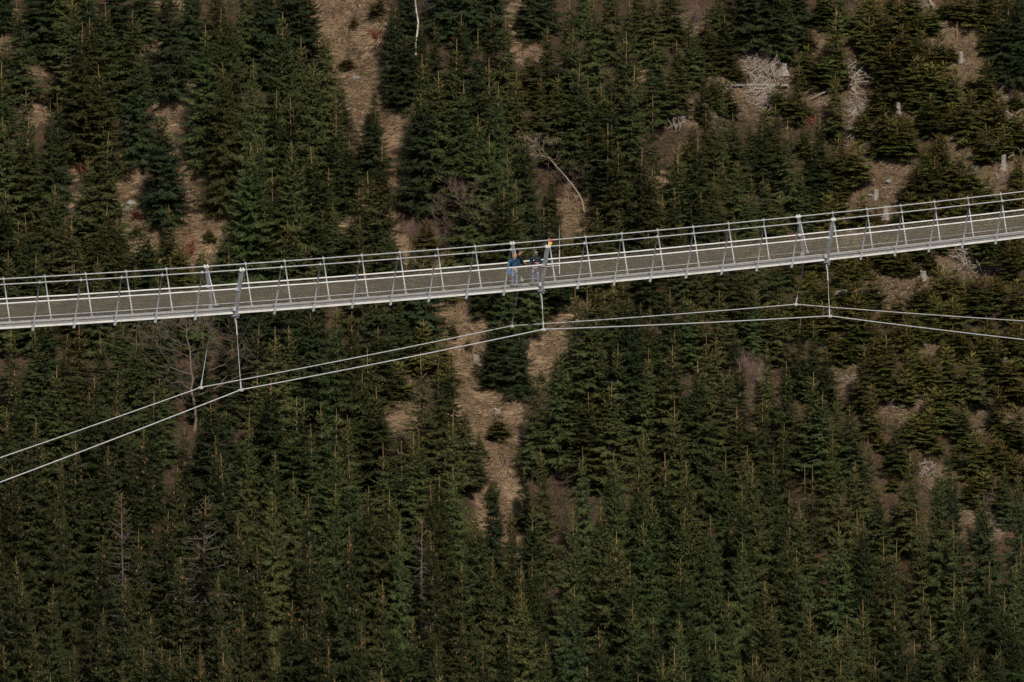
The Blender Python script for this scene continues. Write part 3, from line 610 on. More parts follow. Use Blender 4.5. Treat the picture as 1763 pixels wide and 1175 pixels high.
scatter_blades('heather_undergrowth', 700000, acc_heath, .10, .32, .06, M['heath'], 'brown and green heather and bilberry covering the open slope', 'undergrowth', .15, col_heath, 2, lift=.8)
def acc_litter(x, y, z, r):
    g, s = grass_amt(x, y, z); return (s > .4) & (r.random(len(x)) < .30)
def col_lit(n, r, x, y):
    return np.ones((n, 3)) * r.uniform(.35, 1.3, n)[:, None]
scatter_blades('twig_litter', 900000, acc_litter, .15, .6, .03, M['stick'], 'broken twigs and bark chips strewn over the cleared soil', 'litter', .3, col_lit, 3, lift=.1, spread=1.0)

# ------------------------------------------------------------------ stumps, brush, rocks, logs
def spot(u, v): return ground_px(u, v)[0]
def stump(u, v, hpx, wpx, label, tilt=0.0, seed=0, roots=4):
    r = random.Random(seed * 13 + 5); P = spot(u, v); h = hpx / 29; rad = wpx / 58
    root = empty('tree_stump', P, r.uniform(0, 6.28)); tag(root, label, 'stump', 'old stumps on the slope')
    b = MB(); n = 11; vv = []; ff = []
    lv = [(-.25, 1.55), (0.0, 1.3), (.25 * h, 1.05), (.6 * h, .95), (h, .92)]
    bu = [1 + .22 * math.sin(3 * 6.283 * k / n + r.uniform(0, 1)) * 1 for k in range(n)]
    for j, (z, f_) in enumerate(lv):
        for k in range(n):
            t = 6.283 * k / n; fl = (bu[k] if j < 2 else 1 + (bu[k] - 1) * .35) * r.uniform(.95, 1.05)
            zz = z + (r.uniform(-.12, .12) * h if j == 4 else 0)
            vv.append((rad * f_ * fl * math.cos(t) + tilt * z, rad * f_ * fl * math.sin(t), zz))
    for j in range(4):
        for k in range(n): k2 = (k + 1) % n; ff.append((j * n + k, j * n + k2, (j + 1) * n + k2, (j + 1) * n + k))
    b.add(vv, ff)
    for q in range(roots):
        t = r.uniform(0, 6.28); dx, dy = math.cos(t), math.sin(t); l = rad * r.uniform(2, 3.6)
        b.tube([(dx * rad * .8, dy * rad * .8, .12 * h), (dx * rad * 1.5, dy * rad * 1.5, .0 + SL * dy * rad), (dx * l, dy * l, SL * dy * l - .08)], [rad * .28, rad * .2, rad * .07], 6)
    b.build('wood', M['wood_grey'], root, smooth=False)
    t_ = MB(); top = [Vector(vv[4 * n + k]) for k in range(n)]; c = sum(top, Vector()) / n + Vector((0, 0, -.03 * h))
    t_.add([tuple(c)] + [tuple(p) for p in top], [(0, k + 1, (k + 1) % n + 1) for k in range(n)]); t_.build('cut_face', M['cut'], root)
for j, a in enumerate([(1169, 194, 18, 15, 'pale sawn stump directly above the small root fan, left of the big brush pile'), (1347, 124, 17, 18, 'splintered grey stump at the right side of the big brush pile'),
        (1654, 103, 13, 11, 'small grey stump among heather near the upper right corner'), (1546, 189, 14, 10, 'pale stump with a stick leaning from its left side, right of the tall brush pile'),
        (1508, 338, 12, 11, 'grey boulder-like stump above the bridge rails, on open brown ground'), (1288, 320, 12, 12, 'grey stump between young spruces above the middle right of the bridge'),
        (820, 628, 18, 13, 'tall pale stump in the dry grass gully just below the cables'), (857, 722, 20, 14, 'dark grey stump lower in the dry grass gully beside a dark young spruce'),
        (1665, 562, 14, 11, 'grey stump with a stick, touching the right far cable'), (1419, 592, 12, 9, 'small pale stump below the right cable clamps'),
        (1730, 624, 9, 12, 'low grey stump at the right edge below the cables'), (1722, 463, 13, 12, 'grey stump right of the brush pile under the bridge deck'),
        (1525, 374, 20, 11, 'tall grey stump right behind the upper bridge cables'), (1393, 147, 12, 8, 'narrow pointed stump between two brush piles'), (113, 366, 14, 11, 'weathered grey stump in a dark gap on the far left'),
        (1590, 478, 12, 12, 'pale broken stump in heather below the right part of the deck'), (1315, 172, 22, 11, 'grey stump standing behind the fallen pale log'), (1728, 288, 22, 10, 'curved pale root stump below the right brush pile')]):
    stump(*a, seed=j)
def brush(cx, cy, rx, ry, n, label, seed, lmin=.5, lmax=1.6, rad=.022, axis_deg=90):
    r = random.Random(seed); P = spot(cx, cy); b = MB()
    for q in range(n):
        a = r.uniform(0, 6.283); d = math.sqrt(r.random()); g = spot(cx + rx * d * math.cos(a), cy + ry * d * math.sin(a))
        L = r.uniform(lmin, lmax); th_ = r.gauss(0, 1.1)
        dirv = Vector((math.sin(th_), -math.cos(th_) * .8, r.uniform(-.35, .25) - SL * math.cos(th_) * .8)).normalized()
        off = Vector((0, -r.uniform(0, .35), r.uniform(.05, .65)))
        p0 = g + off - dirv * L / 2; bend = Vector((r.uniform(-.2, .2), r.uniform(-.1, .1), r.uniform(-.15, .15))) * L
        rr = rad * r.uniform(.4, 1.2) * (2 if r.random() < .08 else 1); c = r.uniform(.45, 1.3); c = (c, c * r.uniform(.9, 1), c * r.uniform(.82, 1))
        b.tube([p0, p0 + dirv * L * .5 + bend, p0 + dirv * L], [rr, rr * .8, rr * .4], 4, col=c)
        if L > .9 and r.random() < .7:
            q0 = p0 + dirv * L * .5 + bend; b.tube([q0, q0 + (dirv + Vector((r.uniform(-1, 1), 0, r.uniform(-.6, .6)))).normalized() * L * .4], [rr * .6, rr * .25], 3, col=c)
    o = b.build('brush_pile', M['stick'], origin=P, cols=True); tag(o, label, 'brush pile', 'heaps of bleached cut branches')
brush(1316, 118, 36, 30, 210, 'largest heap of bleached branches, left of the splintered stump near the top', 1)
brush(1312, 172, 28, 26, 150, 'heap of pale branches directly below the fallen log', 2)
brush(1474, 140, 16, 22, 60, 'steep stack of grey branches forming the top of the tall brush strip', 3, rad=.034)
brush(1478, 192, 19, 24, 120, 'rounded tangle of short sticks in the middle of the tall brush strip', 4, .3, .9)
brush(1472, 235, 11, 16, 26, 'thin fan of sticks at the bottom of the tall brush strip', 5)
brush(1164, 215, 15, 17, 34, 'small pale fan of roots and sticks below the sawn stump', 6, .5, 1.2, .028)
brush(1744, 240, 20, 34, 120, 'heap of bleached sticks against the right edge above the bridge', 7)
brush(1734, 165, 14, 26, 40, 'loose strip of twigs at the right edge, uppermost of the right hand brush', 8, .4, 1.1, .016)
brush(1680, 448, 34, 26, 170, 'fan of bleached sticks spilling out beneath the right end of the deck', 9)
brush(1652, 385, 22, 14, 22, 'few pale sticks seen through the right hand bridge mesh', 10, .5, 1.3, .018)
brush(1555, 688, 46, 26, 60, 'thin grey tangle of twigs among spruces low on the right', 11, .5, 1.2, .010)
brush(1594, 815, 14, 12, 26, 'small rounded tangle of grey roots in the lower right wood', 12, .4, .9, .02)
brush(1716, 905, 40, 16, 50, 'dim brown twig heap near the lower right edge', 13, .5, 1.2, .010)
brush(1260, 155, 30, 8, 26, 'scatter of sticks left of the fallen log', 14, .3, .9, .018)
brush(1235, 105, 18, 14, 16, 'few loose sticks on bare soil left of the largest branch heap', 15, .3, 1.0, .022)
brush(1585, 10, 20, 8, 20, 'few pale sticks at the very top edge on the right', 16, .5, 1.3, .022)
brush(1740, 320, 30, 14, 22, 'pinkish sticks lying just above the right end of the bridge cables', 17, .5, 1.3, .018)
brush(925, 250, 34, 12, 130, 'bushy tuft of straw coloured twigs left above the leaning dead trunk', 18, .4, 1.0, .011)
def logg(p, q, rp, label, name='fallen_log', m='wood_grey'):
    A = spot(*p) + Vector((0, -.15, .22)); B = spot(*q) + Vector((0, -.15, .22)); b = MB(); mid = (A + B) / 2 + Vector((0, 0, .04)); rm = rp / 58
    Dn = (B - A).normalized(); A2 = A - Dn * .02
    b.tube([A, mid, B], [rm * .55, rm * .9, rm], 10)
    for t_ in (.3, .55, .75): c = A.lerp(B, t_); b.tube([c, c + Vector((.05, -.12, .16))], [rm * .3, rm * .12], 5)
    o = b.build(name, M[m], origin=A, smooth=False); tag(o, label, 'log'); return o
logg((1238, 153), (1357, 153), 5.5, 'long pale fallen log lying level across the largest branch heap')
logg((1395, 176), (1432, 160), 3.4, 'short thin log on brown soil between the two tall brush piles')
logg((1520, 205), (1542, 190), 3, 'thin stick-like log leaning from the pale stump on the right')
logg((1205, 104), (1236, 116), 5, 'short forked grey log on bare soil right of the dark spruces')
for j, (u, v, s, lb) in enumerate([(228, 352, 8, 'grey rock half buried in dry grass on the left slope'), (613, 136, 7, 'grey rock in the upper grass gully'), (1450, 508, 11, 'pale rock showing beside the right hand hanger'),
        (1530, 314, 5, 'small pale stone on brown soil above the bridge'), (1567, 152, 10, 'grey rock hidden under a dark bush on the right'), (1678, 290, 7, 'white stone low between young spruces on the right'), (1490, 470, 9, 'pointed pale stone just below the deck on the right'), (214, 362, 9, 'bluish rock in the straw gully on the left')]):
    r = random.Random(j + 50); P = spot(u, v); b = MB(); bm_v = []; n = 9
    for a in range(5):
        for k in range(n):
            ph = math.pi * a / 4 - math.pi / 2; t = 6.283 * k / n; q = s / 29 * r.uniform(.75, 1.2)
            bm_v.append((q * math.cos(ph) * math.cos(t) * 1.3, q * math.cos(ph) * math.sin(t), q * .8 * math.sin(ph)))
    b.add(bm_v, [(a * n + k, a * n + (k + 1) % n, (a + 1) * n + (k + 1) % n, (a + 1) * n + k) for a in range(4) for k in range(n)])
    o = b.build('rock', M['rock']); o.location = P + Vector((0, -.1, .05)); tag(o, lb, 'rock', 'rocks on the slope')

# ------------------------------------------------------------------ leafless trees and shrubs
def grow(b, p, d, L, rad, depth, r, col, up=.15, split=3, spread=.6, thin=.62):
    pts_ = [p]; cur = Vector(p); dd = Vector(d).normalized()
    n = 4
    for _ in range(n):
        dd = (dd + Vector((r.gauss(0, .13), r.gauss(0, .13), r.gauss(0, .10) + up * .25))).normalized(); cur = cur + dd * L / n; pts_.append(cur.copy())
    rr = [rad * (1 - .45 * k / n) for k in range(n + 1)]
    b.tube(pts_, rr, 5 if rad > .03 else 3, col=col, cap=False)
    if depth == 0: return
    for k in range(split):
        i_ = r.choice([2, 3, 4]) if k else 4
        nd = (dd + Vector((r.uniform(-1, 1), r.uniform(-1, 1), r.uniform(-.5, .6))) * spread * 1.3).normalized()
        grow(b, pts_[i_], nd, L * r.uniform(.55, .85), max(rr[i_] * thin, .006), depth - 1, r, col, up, split, spread, thin)
def bare_tree(name, u, v, hpx, label, cat, seed, kind='twig', col=(1, 1, 1), trunk_r=.07, lean=(0, 0), depth=4, crown_at=.4, limbs=9, group=None, spread=.6, l0=.3, up=.15):
    r = random.Random(seed); P, t = ground_px(u, v); h = hpx * t / F_PX
    root = empty(name, P); tag(root, label, cat, group)
    tb = MB(); n = 10; tp = []
    for k in range(n + 1):
        q = k / n; tp.append(Vector((lean[0] * h * q + r.gauss(0, .012) * h, lean[1] * h * q + r.gauss(0, .01) * h, h * q - (.2 if k == 0 else 0))))
    rr = [trunk_r * (1 - .85 * k / n) + .008 for k in range(n + 1)]
    tb.tube(tp, rr, 8, col=col, cap=False); tb.build('trunk', M[kind], root, smooth=True, cols=True)
    cb = MB()
    for j in range(limbs):
        q = crown_at + (1 - crown_at) * (j + .5) / limbs; i_ = int(q * n); p = tp[i_].lerp(tp[min(i_ + 1, n)], q * n - i_)
        a = j * 2.4 + r.uniform(-.4, .4); L = h * l0 * (1.25 - q) * r.uniform(.7, 1.2)
        grow(cb, p, Vector((math.cos(a), math.sin(a), .45)), L, max(trunk_r * .42 * (1.2 - q), .010), depth, r, col, up=up, spread=spread)
    cb.build('crown', M['twig'] if kind != 'stick' else M['stick'], root, cols=True)
    return root
bare_tree('birch_tree', 716, 95, 190, 'white-barked leafless birch at the top edge beside the gully', 'birch', 4, 'birch', (.85, .85, .85), .065, (.01, 0), 4, .35, 12, l0=.34)
bare_tree('birch_tree', 807, 470, 142, 'slender leafless birch with a pale trunk right behind the bridge', 'birch', 5, 'birch', (1.15, .95, .9), .055, (.0, 0), 4, .3, 16, l0=.36)
bare_tree('bare_tree', 336, 742, 180, 'crooked leafless grey tree behind the left far cable clamp', 'leafless tree', 9, 'stick', (.50, .43, .40), .11, (-.06, 0), 4, .30, 13, spread=.8, l0=.52, up=.05)
P1 = spot(1006, 372)
b = MB(); r = random.Random(2)
def at_px(u, v, y):
    d = ray(u, v); t = y / d[1]; return Vector((d[0] * t, y, ZC + d[2] * t))
lp = [P1 + Vector((0, 0, -.1))] + [at_px(u, v, P1.y + dy) for u, v, dy in ((1003, 348, -.2), (997, 335, -.3), (985, 318, -.4), (970, 300, -.4), (957, 286, -.5), (945, 272, -.6))]
root = empty('dead_tree', P1); tag(root, 'leaning dead trunk, pale and bent, standing above the bridge near the middle', 'dead tree')
b.tube([p - P1 for p in lp], [.055, .052, .046, .04, .035, .03, .024], 7, col=(1.0, .95, .85)); b.build('trunk', M['stick'], root, cols=True)
cb = MB()
for j in range(7): grow(cb, lp[-1] - P1 + Vector((r.uniform(-.1, .1), 0, 0)), Vector((r.uniform(-1, .1), r.uniform(-.4, .4), r.uniform(0, .9))), .8, .014, 3, r, (.9, .8, .68), spread=.7)
cb.build('crown', M['stick'], root, cols=True)
def bush(u, v, hpx, wpx, label, seed, n=18, col=(1, 1, 1), leafy=False, depth=3):
    r = random.Random(seed); P = spot(u, v); h = hpx / 29; w = wpx / 58
    root = empty('leafless_shrub' if not leafy else 'red_leaved_shrub', P); tag(root, label, 'shrub', 'bare shrubs on the slope' if not leafy else 'small trees with withered red leaves')
    b = MB()
    for k in range(n):
        a = r.uniform(0, 6.28); o = r.uniform(0, w * .45)
        grow(b, Vector((math.cos(a) * o, math.sin(a) * o * .5, -.1 + SL * math.sin(a) * o * .5)), Vector((math.cos(a) * w / h * .8, math.sin(a) * .4, 1)), h * r.uniform(.4, .6), .013, depth, r, col, spread=.55, up=.2)
    b.build('stems', M['twig'], root, cols=True)
    if leafy:
        rn = np.random.default_rng(seed); vv = np.array(b.v); pick = vv[rn.integers(0, len(vv), 420)]; pick = pick[pick[:, 2] > h * .2]
        d = rn.normal(0, 1, pick.shape); d /= np.linalg.norm(d, axis=1, keepdims=True); k = len(pick)
        v_, f_ = diamonds(pick, d, rn.uniform(.06, .11, k), np.full(k, .06), rn.uniform(0, 3, k), rn)
        m = mesh_np('leaves', v_, f_, [M['redleaf']], col=np.repeat(rn.uniform(.5, 1.7, k)[:, None] * np.array([[1, 1, 1]]), 4, axis=0))
        o = bpy.data.objects.new('leaves', m); C.objects.link(o); o.parent = root
PU = (.95, .78, .82)
for j, a in enumerate([(722, 425, 48, 50, 'rounded grey-brown leafless shrub behind the bridge left of the slender birch'), (775, 440, 60, 60, 'wide dark leafless shrub close left of the slender birch'), (845, 430, 50, 40, 'leafless shrub close right of the slender birch'),
        (985, 340, 60, 60, 'brown leafless thicket behind the leaning dead trunk'), (1290, 672, 60, 36, 'upright grey leafless shrub between spruces right of centre'), (740, 30, 50, 60, 'leafless brown shrub round the foot of the top edge birch'),
        (780, 25, 60, 50, 'second leafless brown shrub right of the top edge birch'), (1200, 40, 30, 30, 'leafless purplish shrub near the top edge right of centre'), (1350, 495, 40, 26, 'leafless shrub just under the deck by the right far hanger'), (930, 50, 36, 50, 'leafless grey shrub in the small clearing near the top centre'),
        (1430, 560, 26, 24, 'leafless shrub under the right near cable clamp'), (1700, 890, 40, 50, 'dim leafless shrub low on the right side'), (1250, 345, 26, 30, 'leafless purplish shrub above the middle right handrail'), (1500, 600, 40, 30, 'leafless grey shrub below the right near cable')]):
    bush(*a, seed=100 + j, col=PU)
for j, a in enumerate([(142, 312, 44, 28, 'largest red-leaved shrub, on the far left slope above the bridge'), (330, 300, 36, 18, 'narrow red-leaved shrub on straw above the left heavy post'), (325, 450, 46, 18, 'red-leaved sapling in dry grass just above the left rails'), (574, 358, 26, 18, 'small dark red shrub left of the central gully'), (1394, 220, 24, 16, 'red-brown twiggy tip among the right hand spruces'),
        (236, 378, 16, 12, 'tiny red-leaved sapling beside the left grass clearing'), (762, 625, 22, 22, 'red-leaved shrub just under the cables left of the gully'), (650, 70, 24, 14, 'reddish shrub at the left of the dark spruce near the top'), (790, 85, 26, 24, 'reddish withered shrub in front of the dark top-edge spruces'), (1515, 400, 20, 22, 'rusty shrub seen behind the right upper bridge cable')]):
    bush(*a, seed=200 + j, n=7, leafy=True, col=(1.2, .7, .6), depth=2)
# a reddish dead leader and a small dead spruce on the upper right
bare_tree('dead_sapling', 1648, 70, 32, 'tiny reddish dead spruce with four arms near the upper right corner', 'sapling', 31, 'stick', (.9, .5, .4), .03, (0, 0), 0, .3, 6, l0=.3)

# ------------------------------------------------------------------ the suspension footbridge
TH, BX, BY, BZ, E1, E2, WT, WB, HP = 0.862925, -14.664187, 514.831909, -58.751390, -0.11315975, 0.00222674, 1.241504, 0.745786, 2.502051
AX = Vector((math.cos(TH), math.sin(TH), 0)); LT = Vector((-math.sin(TH), math.cos(TH), 0)); UP = Vector((0, 0, 1))
def S(k, l, u):     # k bays of 3 m along the deck, l metres to the far side, u metres up from the post feet
    return Vector((BX, BY, BZ + ZC)) + AX * 3 * k + LT * l + UP * (E1 * k + E2 * k * k + u)
def W(u): return WB + (WT - WB) * u / HP        # half width of the V-shaped section at height u
K0, K1 = -10, 30
root_b = empty('suspension_footbridge', S(8, 0, 0)); OB = S(8, 0, 0)
tag(root_b, 'long pale steel suspension footbridge with mesh sides crossing in front of the wooded slope', 'bridge')
def part(b, name, m, parent=None, smooth=False): return b.build(name, m, parent or root_b, OB, smooth)
def run(l, u, rad, k0=K0, k1=K1, n=8, per=2, wob=0.0, seed=0):
    r = random.Random(seed); return [S(k0 + (k1 - k0) * i / ((k1 - k0) * per), l, u + r.uniform(-wob, wob)) for i in range((k1 - k0) * per + 1)]
for sd in (-1, 1):
    b = MB(); b.tube(run(sd * W(2.44), 2.44, 0), .030, 8); part(b, 'main_cable', M['rope'], smooth=True)
    b = MB(); b.tube(run(sd * (W(1.46) - .05), 1.46, 0, wob=.006, seed=sd), .040, 8); part(b, 'handrail', M['white_rail'], smooth=True)
    b = MB(); b.tube(run(sd * (W(.52) - .03), .52, 0), .024, 6); part(b, 'toe_rail', M['galv'], smooth=True)
    b = MB(); b.tube(run(sd * (W(.42) + .01), .405, 0), .020, 5)
    for u in (.64, .80, .96, 1.12, 1.28): b.tube(run(sd * (W(u) + .0), u, 0, wob=.018, seed=int(u * 100)), .0105, 4)
    part(b, 'mesh_edge_ropes', M['dark_wire'])
    # edge angle: a lipped strip, interrupted at every post
    for k in range(K0, K1):
        b = MB(); g = .035
        for (u0, u1, l0, l1) in ((.165, .262, .0, .018), (.262, .272, -.05, .02), (.165, .174, -.05, .0)):
            c0, c1 = k + g, k + 1 - g; q = []
            for kk in (c0, c1):
                for (l, u) in ((l0, u0), (l1, u0), (l1, u1), (l0, u1)): q.append(S(kk, sd * (.735 + l), u))
            b.add(q, [(0, 1, 2, 3), (7, 6, 5, 4), (0, 4, 5, 1), (1, 5, 6, 2), (2, 6, 7, 3), (3, 7, 4, 0)])
        o = part(b, 'edge_beam', M['white_rail'])
# deck panels of grating
for k in range(K0, K1):
    b = MB(); q = []
    for kk in (k + .012, k + .988):
        for (l, u) in ((-.68, .285), (.68, .285), (.68, .325), (-.68, .325)): q.append(S(kk, l, u))
    b.add(q, [(0, 1, 2, 3), (7, 6, 5, 4), (0, 4, 5, 1), (1, 5, 6, 2), (2, 6, 7, 3), (3, 7, 4, 0)])
    for j in range(24):
        l = -.66 + 1.32 * j / 23; b.tube([S(k + .012, l, .334), S(k + .988, l, .334)], .006, 4)
    part(b, 'deck_panel', M['deck'])
# side mesh: woven wires, one panel per bay and side
for sd in (-1, 1):
    for k in range(K0, K1):
        b = MB(); u0, u1 = .42, 1.41; hgt = u1 - u0; cell = .060
        nn = int((3 + hgt) / cell)
        for dr in (1, -1):
            for j in range(nn):
                x0 = -hgt + j * cell if dr > 0 else j * cell; x1 = x0 + hgt * dr
                a0, a1 = 0.0, 1.0
                xa, xb = (x0, x1) if dr > 0 else (x0, x1)
                lo, hi = min(xa, xb), max(xa, xb)
                if hi <= 0.02 or lo >= 2.98: continue
                def at(x): t = (x - x0) / (x1 - x0); return (x, u0 + hgt * t)
                p = at(max(lo, .02)); q = at(min(hi, 2.98))
                A = S(k + p[0] / 3, sd * (W(p[1]) + .012 + .002 * dr), p[1]); Bp = S(k + q[0] / 3, sd * (W(q[1]) + .012 + .002 * dr), q[1])
                b.tube([A, Bp], .0019, 3, cap=False)
        part(b, 'side_mesh', M['net'])
# posts
def post(k, sd, heavy):
    b = MB(); lean = (LT * sd * (WT - WB) / HP + UP); ld = lean.normalized(); cr = AX
    if not heavy:
        m = M['galv_dark'] if sd < 0 else M['galv']  # near posts take the darker copy: their shaded outer face is painted in
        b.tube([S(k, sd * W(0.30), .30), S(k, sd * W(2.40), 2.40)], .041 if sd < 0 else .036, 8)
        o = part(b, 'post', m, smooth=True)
        c = MB()
        c.box(S(k, sd * W(.14), .14), cr * .055, LT * .035, ld * .15); c.box(S(k, sd * (W(.30) - .0), .33), cr * .06, LT * .05, ld * .05)
        c.box(S(k - .015, sd * (W(.25) - .09), .22), cr * .05, LT * .1, UP * .05)
        
        c.build('foot_bracket', M['galv'], o, OB)
        c = MB(); c.box(S(k, sd * W(2.44), 2.445), cr * .05, LT * .045, UP * .05); c.tube([S(k, sd * W(2.44), 2.44), S(k, sd * W(2.55), 2.55)], .016, 6); c.build('cable_clamp', M['galv'], o, OB)
        c = MB(); c.box(S(k - .01, sd * (W(1.42)), 1.41), cr * .045, LT * .05, UP * .045); c.build('rail_clamp', m, o, OB)
    else:
        # broad H-section frame post
        for off in (-1, 1):
            b.box(S(k, sd * W(1.27), 1.27) + cr * (.085 if sd < 0 else .032) * off, cr * .008, (LT * sd - UP * .2).normalized() * .075, ld * 1.13)
        b.box(S(k, sd * W(1.27), 1.27), cr * (.077 if sd < 0 else .024), (LT * sd - UP * .2).normalized() * .007, ld * 1.13)
        o = part(b, 'frame_post', M['galv_dark'])
        c = MB()
        for dk in (-.035, .035):
            c.box(S(k + dk, sd * W(2.44), 2.44), cr * .05, LT * .06, UP * .065); c.tube([S(k + dk, sd * W(2.44), 2.40), S(k + dk, sd * W(2.44), 2.56)], .022, 6)
        c.build('cable_clamp', M['white_rail'], o, OB)
        c = MB(); c.box(S(k - .05, sd * W(1.42), 1.45), cr * .07, LT * .07, UP * .07); c.box(S(k - .055, sd * W(.40), .42), cr * .09, LT * .07, UP * .09); c.build('rail_clamp', M['galv'], o, OB)
        if sd > 0:
            c = MB(); c.tube([S(k + .03, sd * W(2.3), 2.3), S(k + .07, sd * W(1.5), 1.5), S(k + .11, sd * W(.5), .5)], .033, 8); c.box(S(k + .11, sd * W(.5), .5), cr * .10, LT * .05, UP * .05); c.build('strut', M['galv'], o, OB)
        c = MB(); c.box(S(k, sd * (W(0) + .06), .075), cr * .20, LT * .10, UP * .012); c.box(S(k, sd * (W(0) + .06), .13), cr * .012, LT * .09, UP * .06)
        c.build('base_plate', M['galv'], o, OB)
for k in range(K0 + 1, K1):
    for sd in (-1, 1): post(k, sd, k % 8 == 0)
# cross beams under the deck
for k in range(K0 + 1, K1):
    b = MB()
    if k % 8 == 0:
        b.box(S(k, 0, -.03), AX * .07, LT * .98, UP * .012); b.box(S(k, 0, .12), AX * .07, LT * .98, UP * .012); b.box(S(k, 0, .045), AX * .008, LT * .98, UP * .065)
        part(b, 'frame_crossbeam', M['galv_dark'])
    else:
        b.box(S(k, 0, .11), AX * .035, LT * .70, UP * .045); part(b, 'crossbeam', M['galv_dark'])
# stabilising cables below, with their hangers
def solve_u(k, l, v):
    lo, hi = -30.0, 5.0
    for _ in range(40):
        m_ = (lo + hi) / 2; P = S(k, l, m_); vv = proj(np.array(P))[1]
        if vv > v: lo = m_
        else: hi = m_
    return lo
NODE = {-1: {-8: (-1.12, solve_u(-8, -1.12, 886)), 0: (-1.148, -3.70), 8: (-.95, -1.964), 16: (-1.0, -2.854), 24: (-1.1, solve_u(24, -1.1, 599))},
        1: {-8: (1.6, solve_u(-8, 1.6, 862)), 0: (1.62, -3.80), 8: (1.259, -1.942), 16: (1.38, -2.39), 24: (1.4, solve_u(24, 1.4, 557))}}
for sd in (-1, 1):
    N_ = NODE[sd]; ks = sorted(N_); pts_ = []
    pts_.append(S(-11, sd * 1.4, N_[-8][1] - 4.2))
    for a, c in zip(ks[:-1], ks[1:]):
        for j in range(8):
            t = j / 8; l = N_[a][0] * (1 - t) + N_[c][0] * t
            base = S(a, 0, N_[a][1]).z * (1 - t) + S(c, 0, N_[c][1]).z * t; P = S(a + (c - a) * t, l, 0); P.z = base - .05 * 4 * t * (1 - t); pts_.append(P)
    pts_.append(S(24, *N_[24])); pts_.append(S(30, sd * 1.4, N_[24][1] - 1.0))
    b = MB(); b.tube(pts_, .031 if sd < 0 else .027, 8); part(b, 'stabilising_cable', M['rope'], smooth=True)
    for k in (0, 8, 16):
        l, u = N_[k]; top = S(k, sd * (W(0) + .06), -.02); bot = S(k, l, u)
        D = (bot - top); 
        b = MB(); b.tube([top + D * .06, bot - D * .04], .014, 6); o = part(b, 'hanger', M['rope'], smooth=True)
        c = MB()
        c.add([top + AX * .10, top + AX * .10 + LT * .04, top - AX * .10 + LT * .04, top - AX * .10, top + D.normalized() * .34 + AX * .03, top + D.normalized() * .34 + AX * .03 + LT * .04, top + D.normalized() * .34 - AX * .03 + LT * .04, top + D.normalized() * .34 - AX * .03], [(0, 1, 2, 3), (7, 6, 5, 4), (0, 4, 5, 1), (1, 5, 6, 2), (2, 6, 7, 3), (3, 7, 4, 0)])
        c.tube([top + D.normalized() * .28, top + D.normalized() * .90], .032, 8); c.build('upper_socket', M['galv'] , o, OB)
        c = MB(); dn = D.normalized()
        c.tube([bot - dn * .62, bot - dn * .40, bot - dn * .36, bot - dn * .06], [.016, .022, .040, .036], 8)
        c.tube([bot - AX * .16, bot + AX * .16], .052, 8); c.box(bot - UP * .03, AX * .09, LT * .07, UP * .045); c.build('cable_node', M['rope'], o, OB)
# measuring mast on its bracket and the red and yellow beacon
b = MB(); b.tube([S(8.4, -1.03, .897), S(8.4, -1.03, 2.2), S(8.4, -1.03, 3.53)], [.022, .020, .014], 8); mo = part(b, 'measuring_mast', M['galv'], smooth=True)
c = MB(); c.tube([S(8.0, -W(1.5) - .02, 1.36), S(8.4, -1.03, 1.36)], .016, 6); c.build('bracket', M['white_rail'], mo, OB)
b = MB(); q0 = S(8.03, -W(2.5), 2.39); b.tube([q0, q0 + UP * .42], .028, 8); bo = part(b, 'beacon', M['white_rail'], smooth=True)
c = MB(); cc_ = q0 + AX * .13 + UP * .27; c.tube([cc_ + UP * .02, cc_ + UP * .05, cc_ + UP * .15, cc_ + UP * .19], [.05, .062, .058, .03], 10); c.tube([q0 + UP * .38, cc_ + UP * .1], .02, 6); c.build('red_lens', M['red'], bo, OB, True)
c = MB(); c.tube([cc_ - UP * .16, cc_ - UP * .12, cc_ - UP * .02, cc_ + UP * .01], [.035, .075, .085, .070], 10); c.build('yellow_lens', M['yellow'], bo, OB, True)
# yellow tape tag on one far post, as in the photograph
b = MB(); b.tube([S(4, W(1.50), 1.50), S(4, W(1.56), 1.56)], .040, 8); part(b, 'yellow_tape', M['yellow'])

# ------------------------------------------------------------------ people on the bridge
def cloth(name, c, rough=.8, n=None): return mat(name, c, rough, noise=n, spec=.2)
skin = cloth('skin', (.52, .29, .20), .5)
def skinned(name, chains, material, parent, sub=2, rootp=0):
    """chains: list of (points, radii); points closer than 1 mm are shared, so the result is one continuous skin"""
    vs_, rs, es = [], [], []
    def idx(p, r_):
        for i_, q in enumerate(vs_):
            if (Vector(q) - Vector(p)).length < 1e-3: return i_
        vs_.append(tuple(p)); rs.append(r_); return len(vs_) - 1
    for pts_, rad in chains:
        ids = [idx(p, rad[i_]) for i_, p in enumerate(pts_)]
        es += [(a, b_) for a, b_ in zip(ids[:-1], ids[1:]) if a != b_]
    me = bpy.data.meshes.new(name); me.from_pydata(vs_, es, []); me.materials.append(material)
    o = bpy.data.objects.new(name, me); C.objects.link(o); o.parent = parent
    m1 = o.modifiers.new('skin', 'SKIN'); m1.use_smooth_shade = True
    sv = me.skin_vertices[0].data
    for i_, r_ in enumerate(rs):
        rr = r_ if hasattr(r_, '__len__') else (r_, r_); sv[i_].radius = rr; sv[i_].use_root = False
    sv[rootp].use_root = True
    m2 = o.modifiers.new('sub', 'SUBSURF'); m2.levels = sub; m2.render_levels = sub
    return o
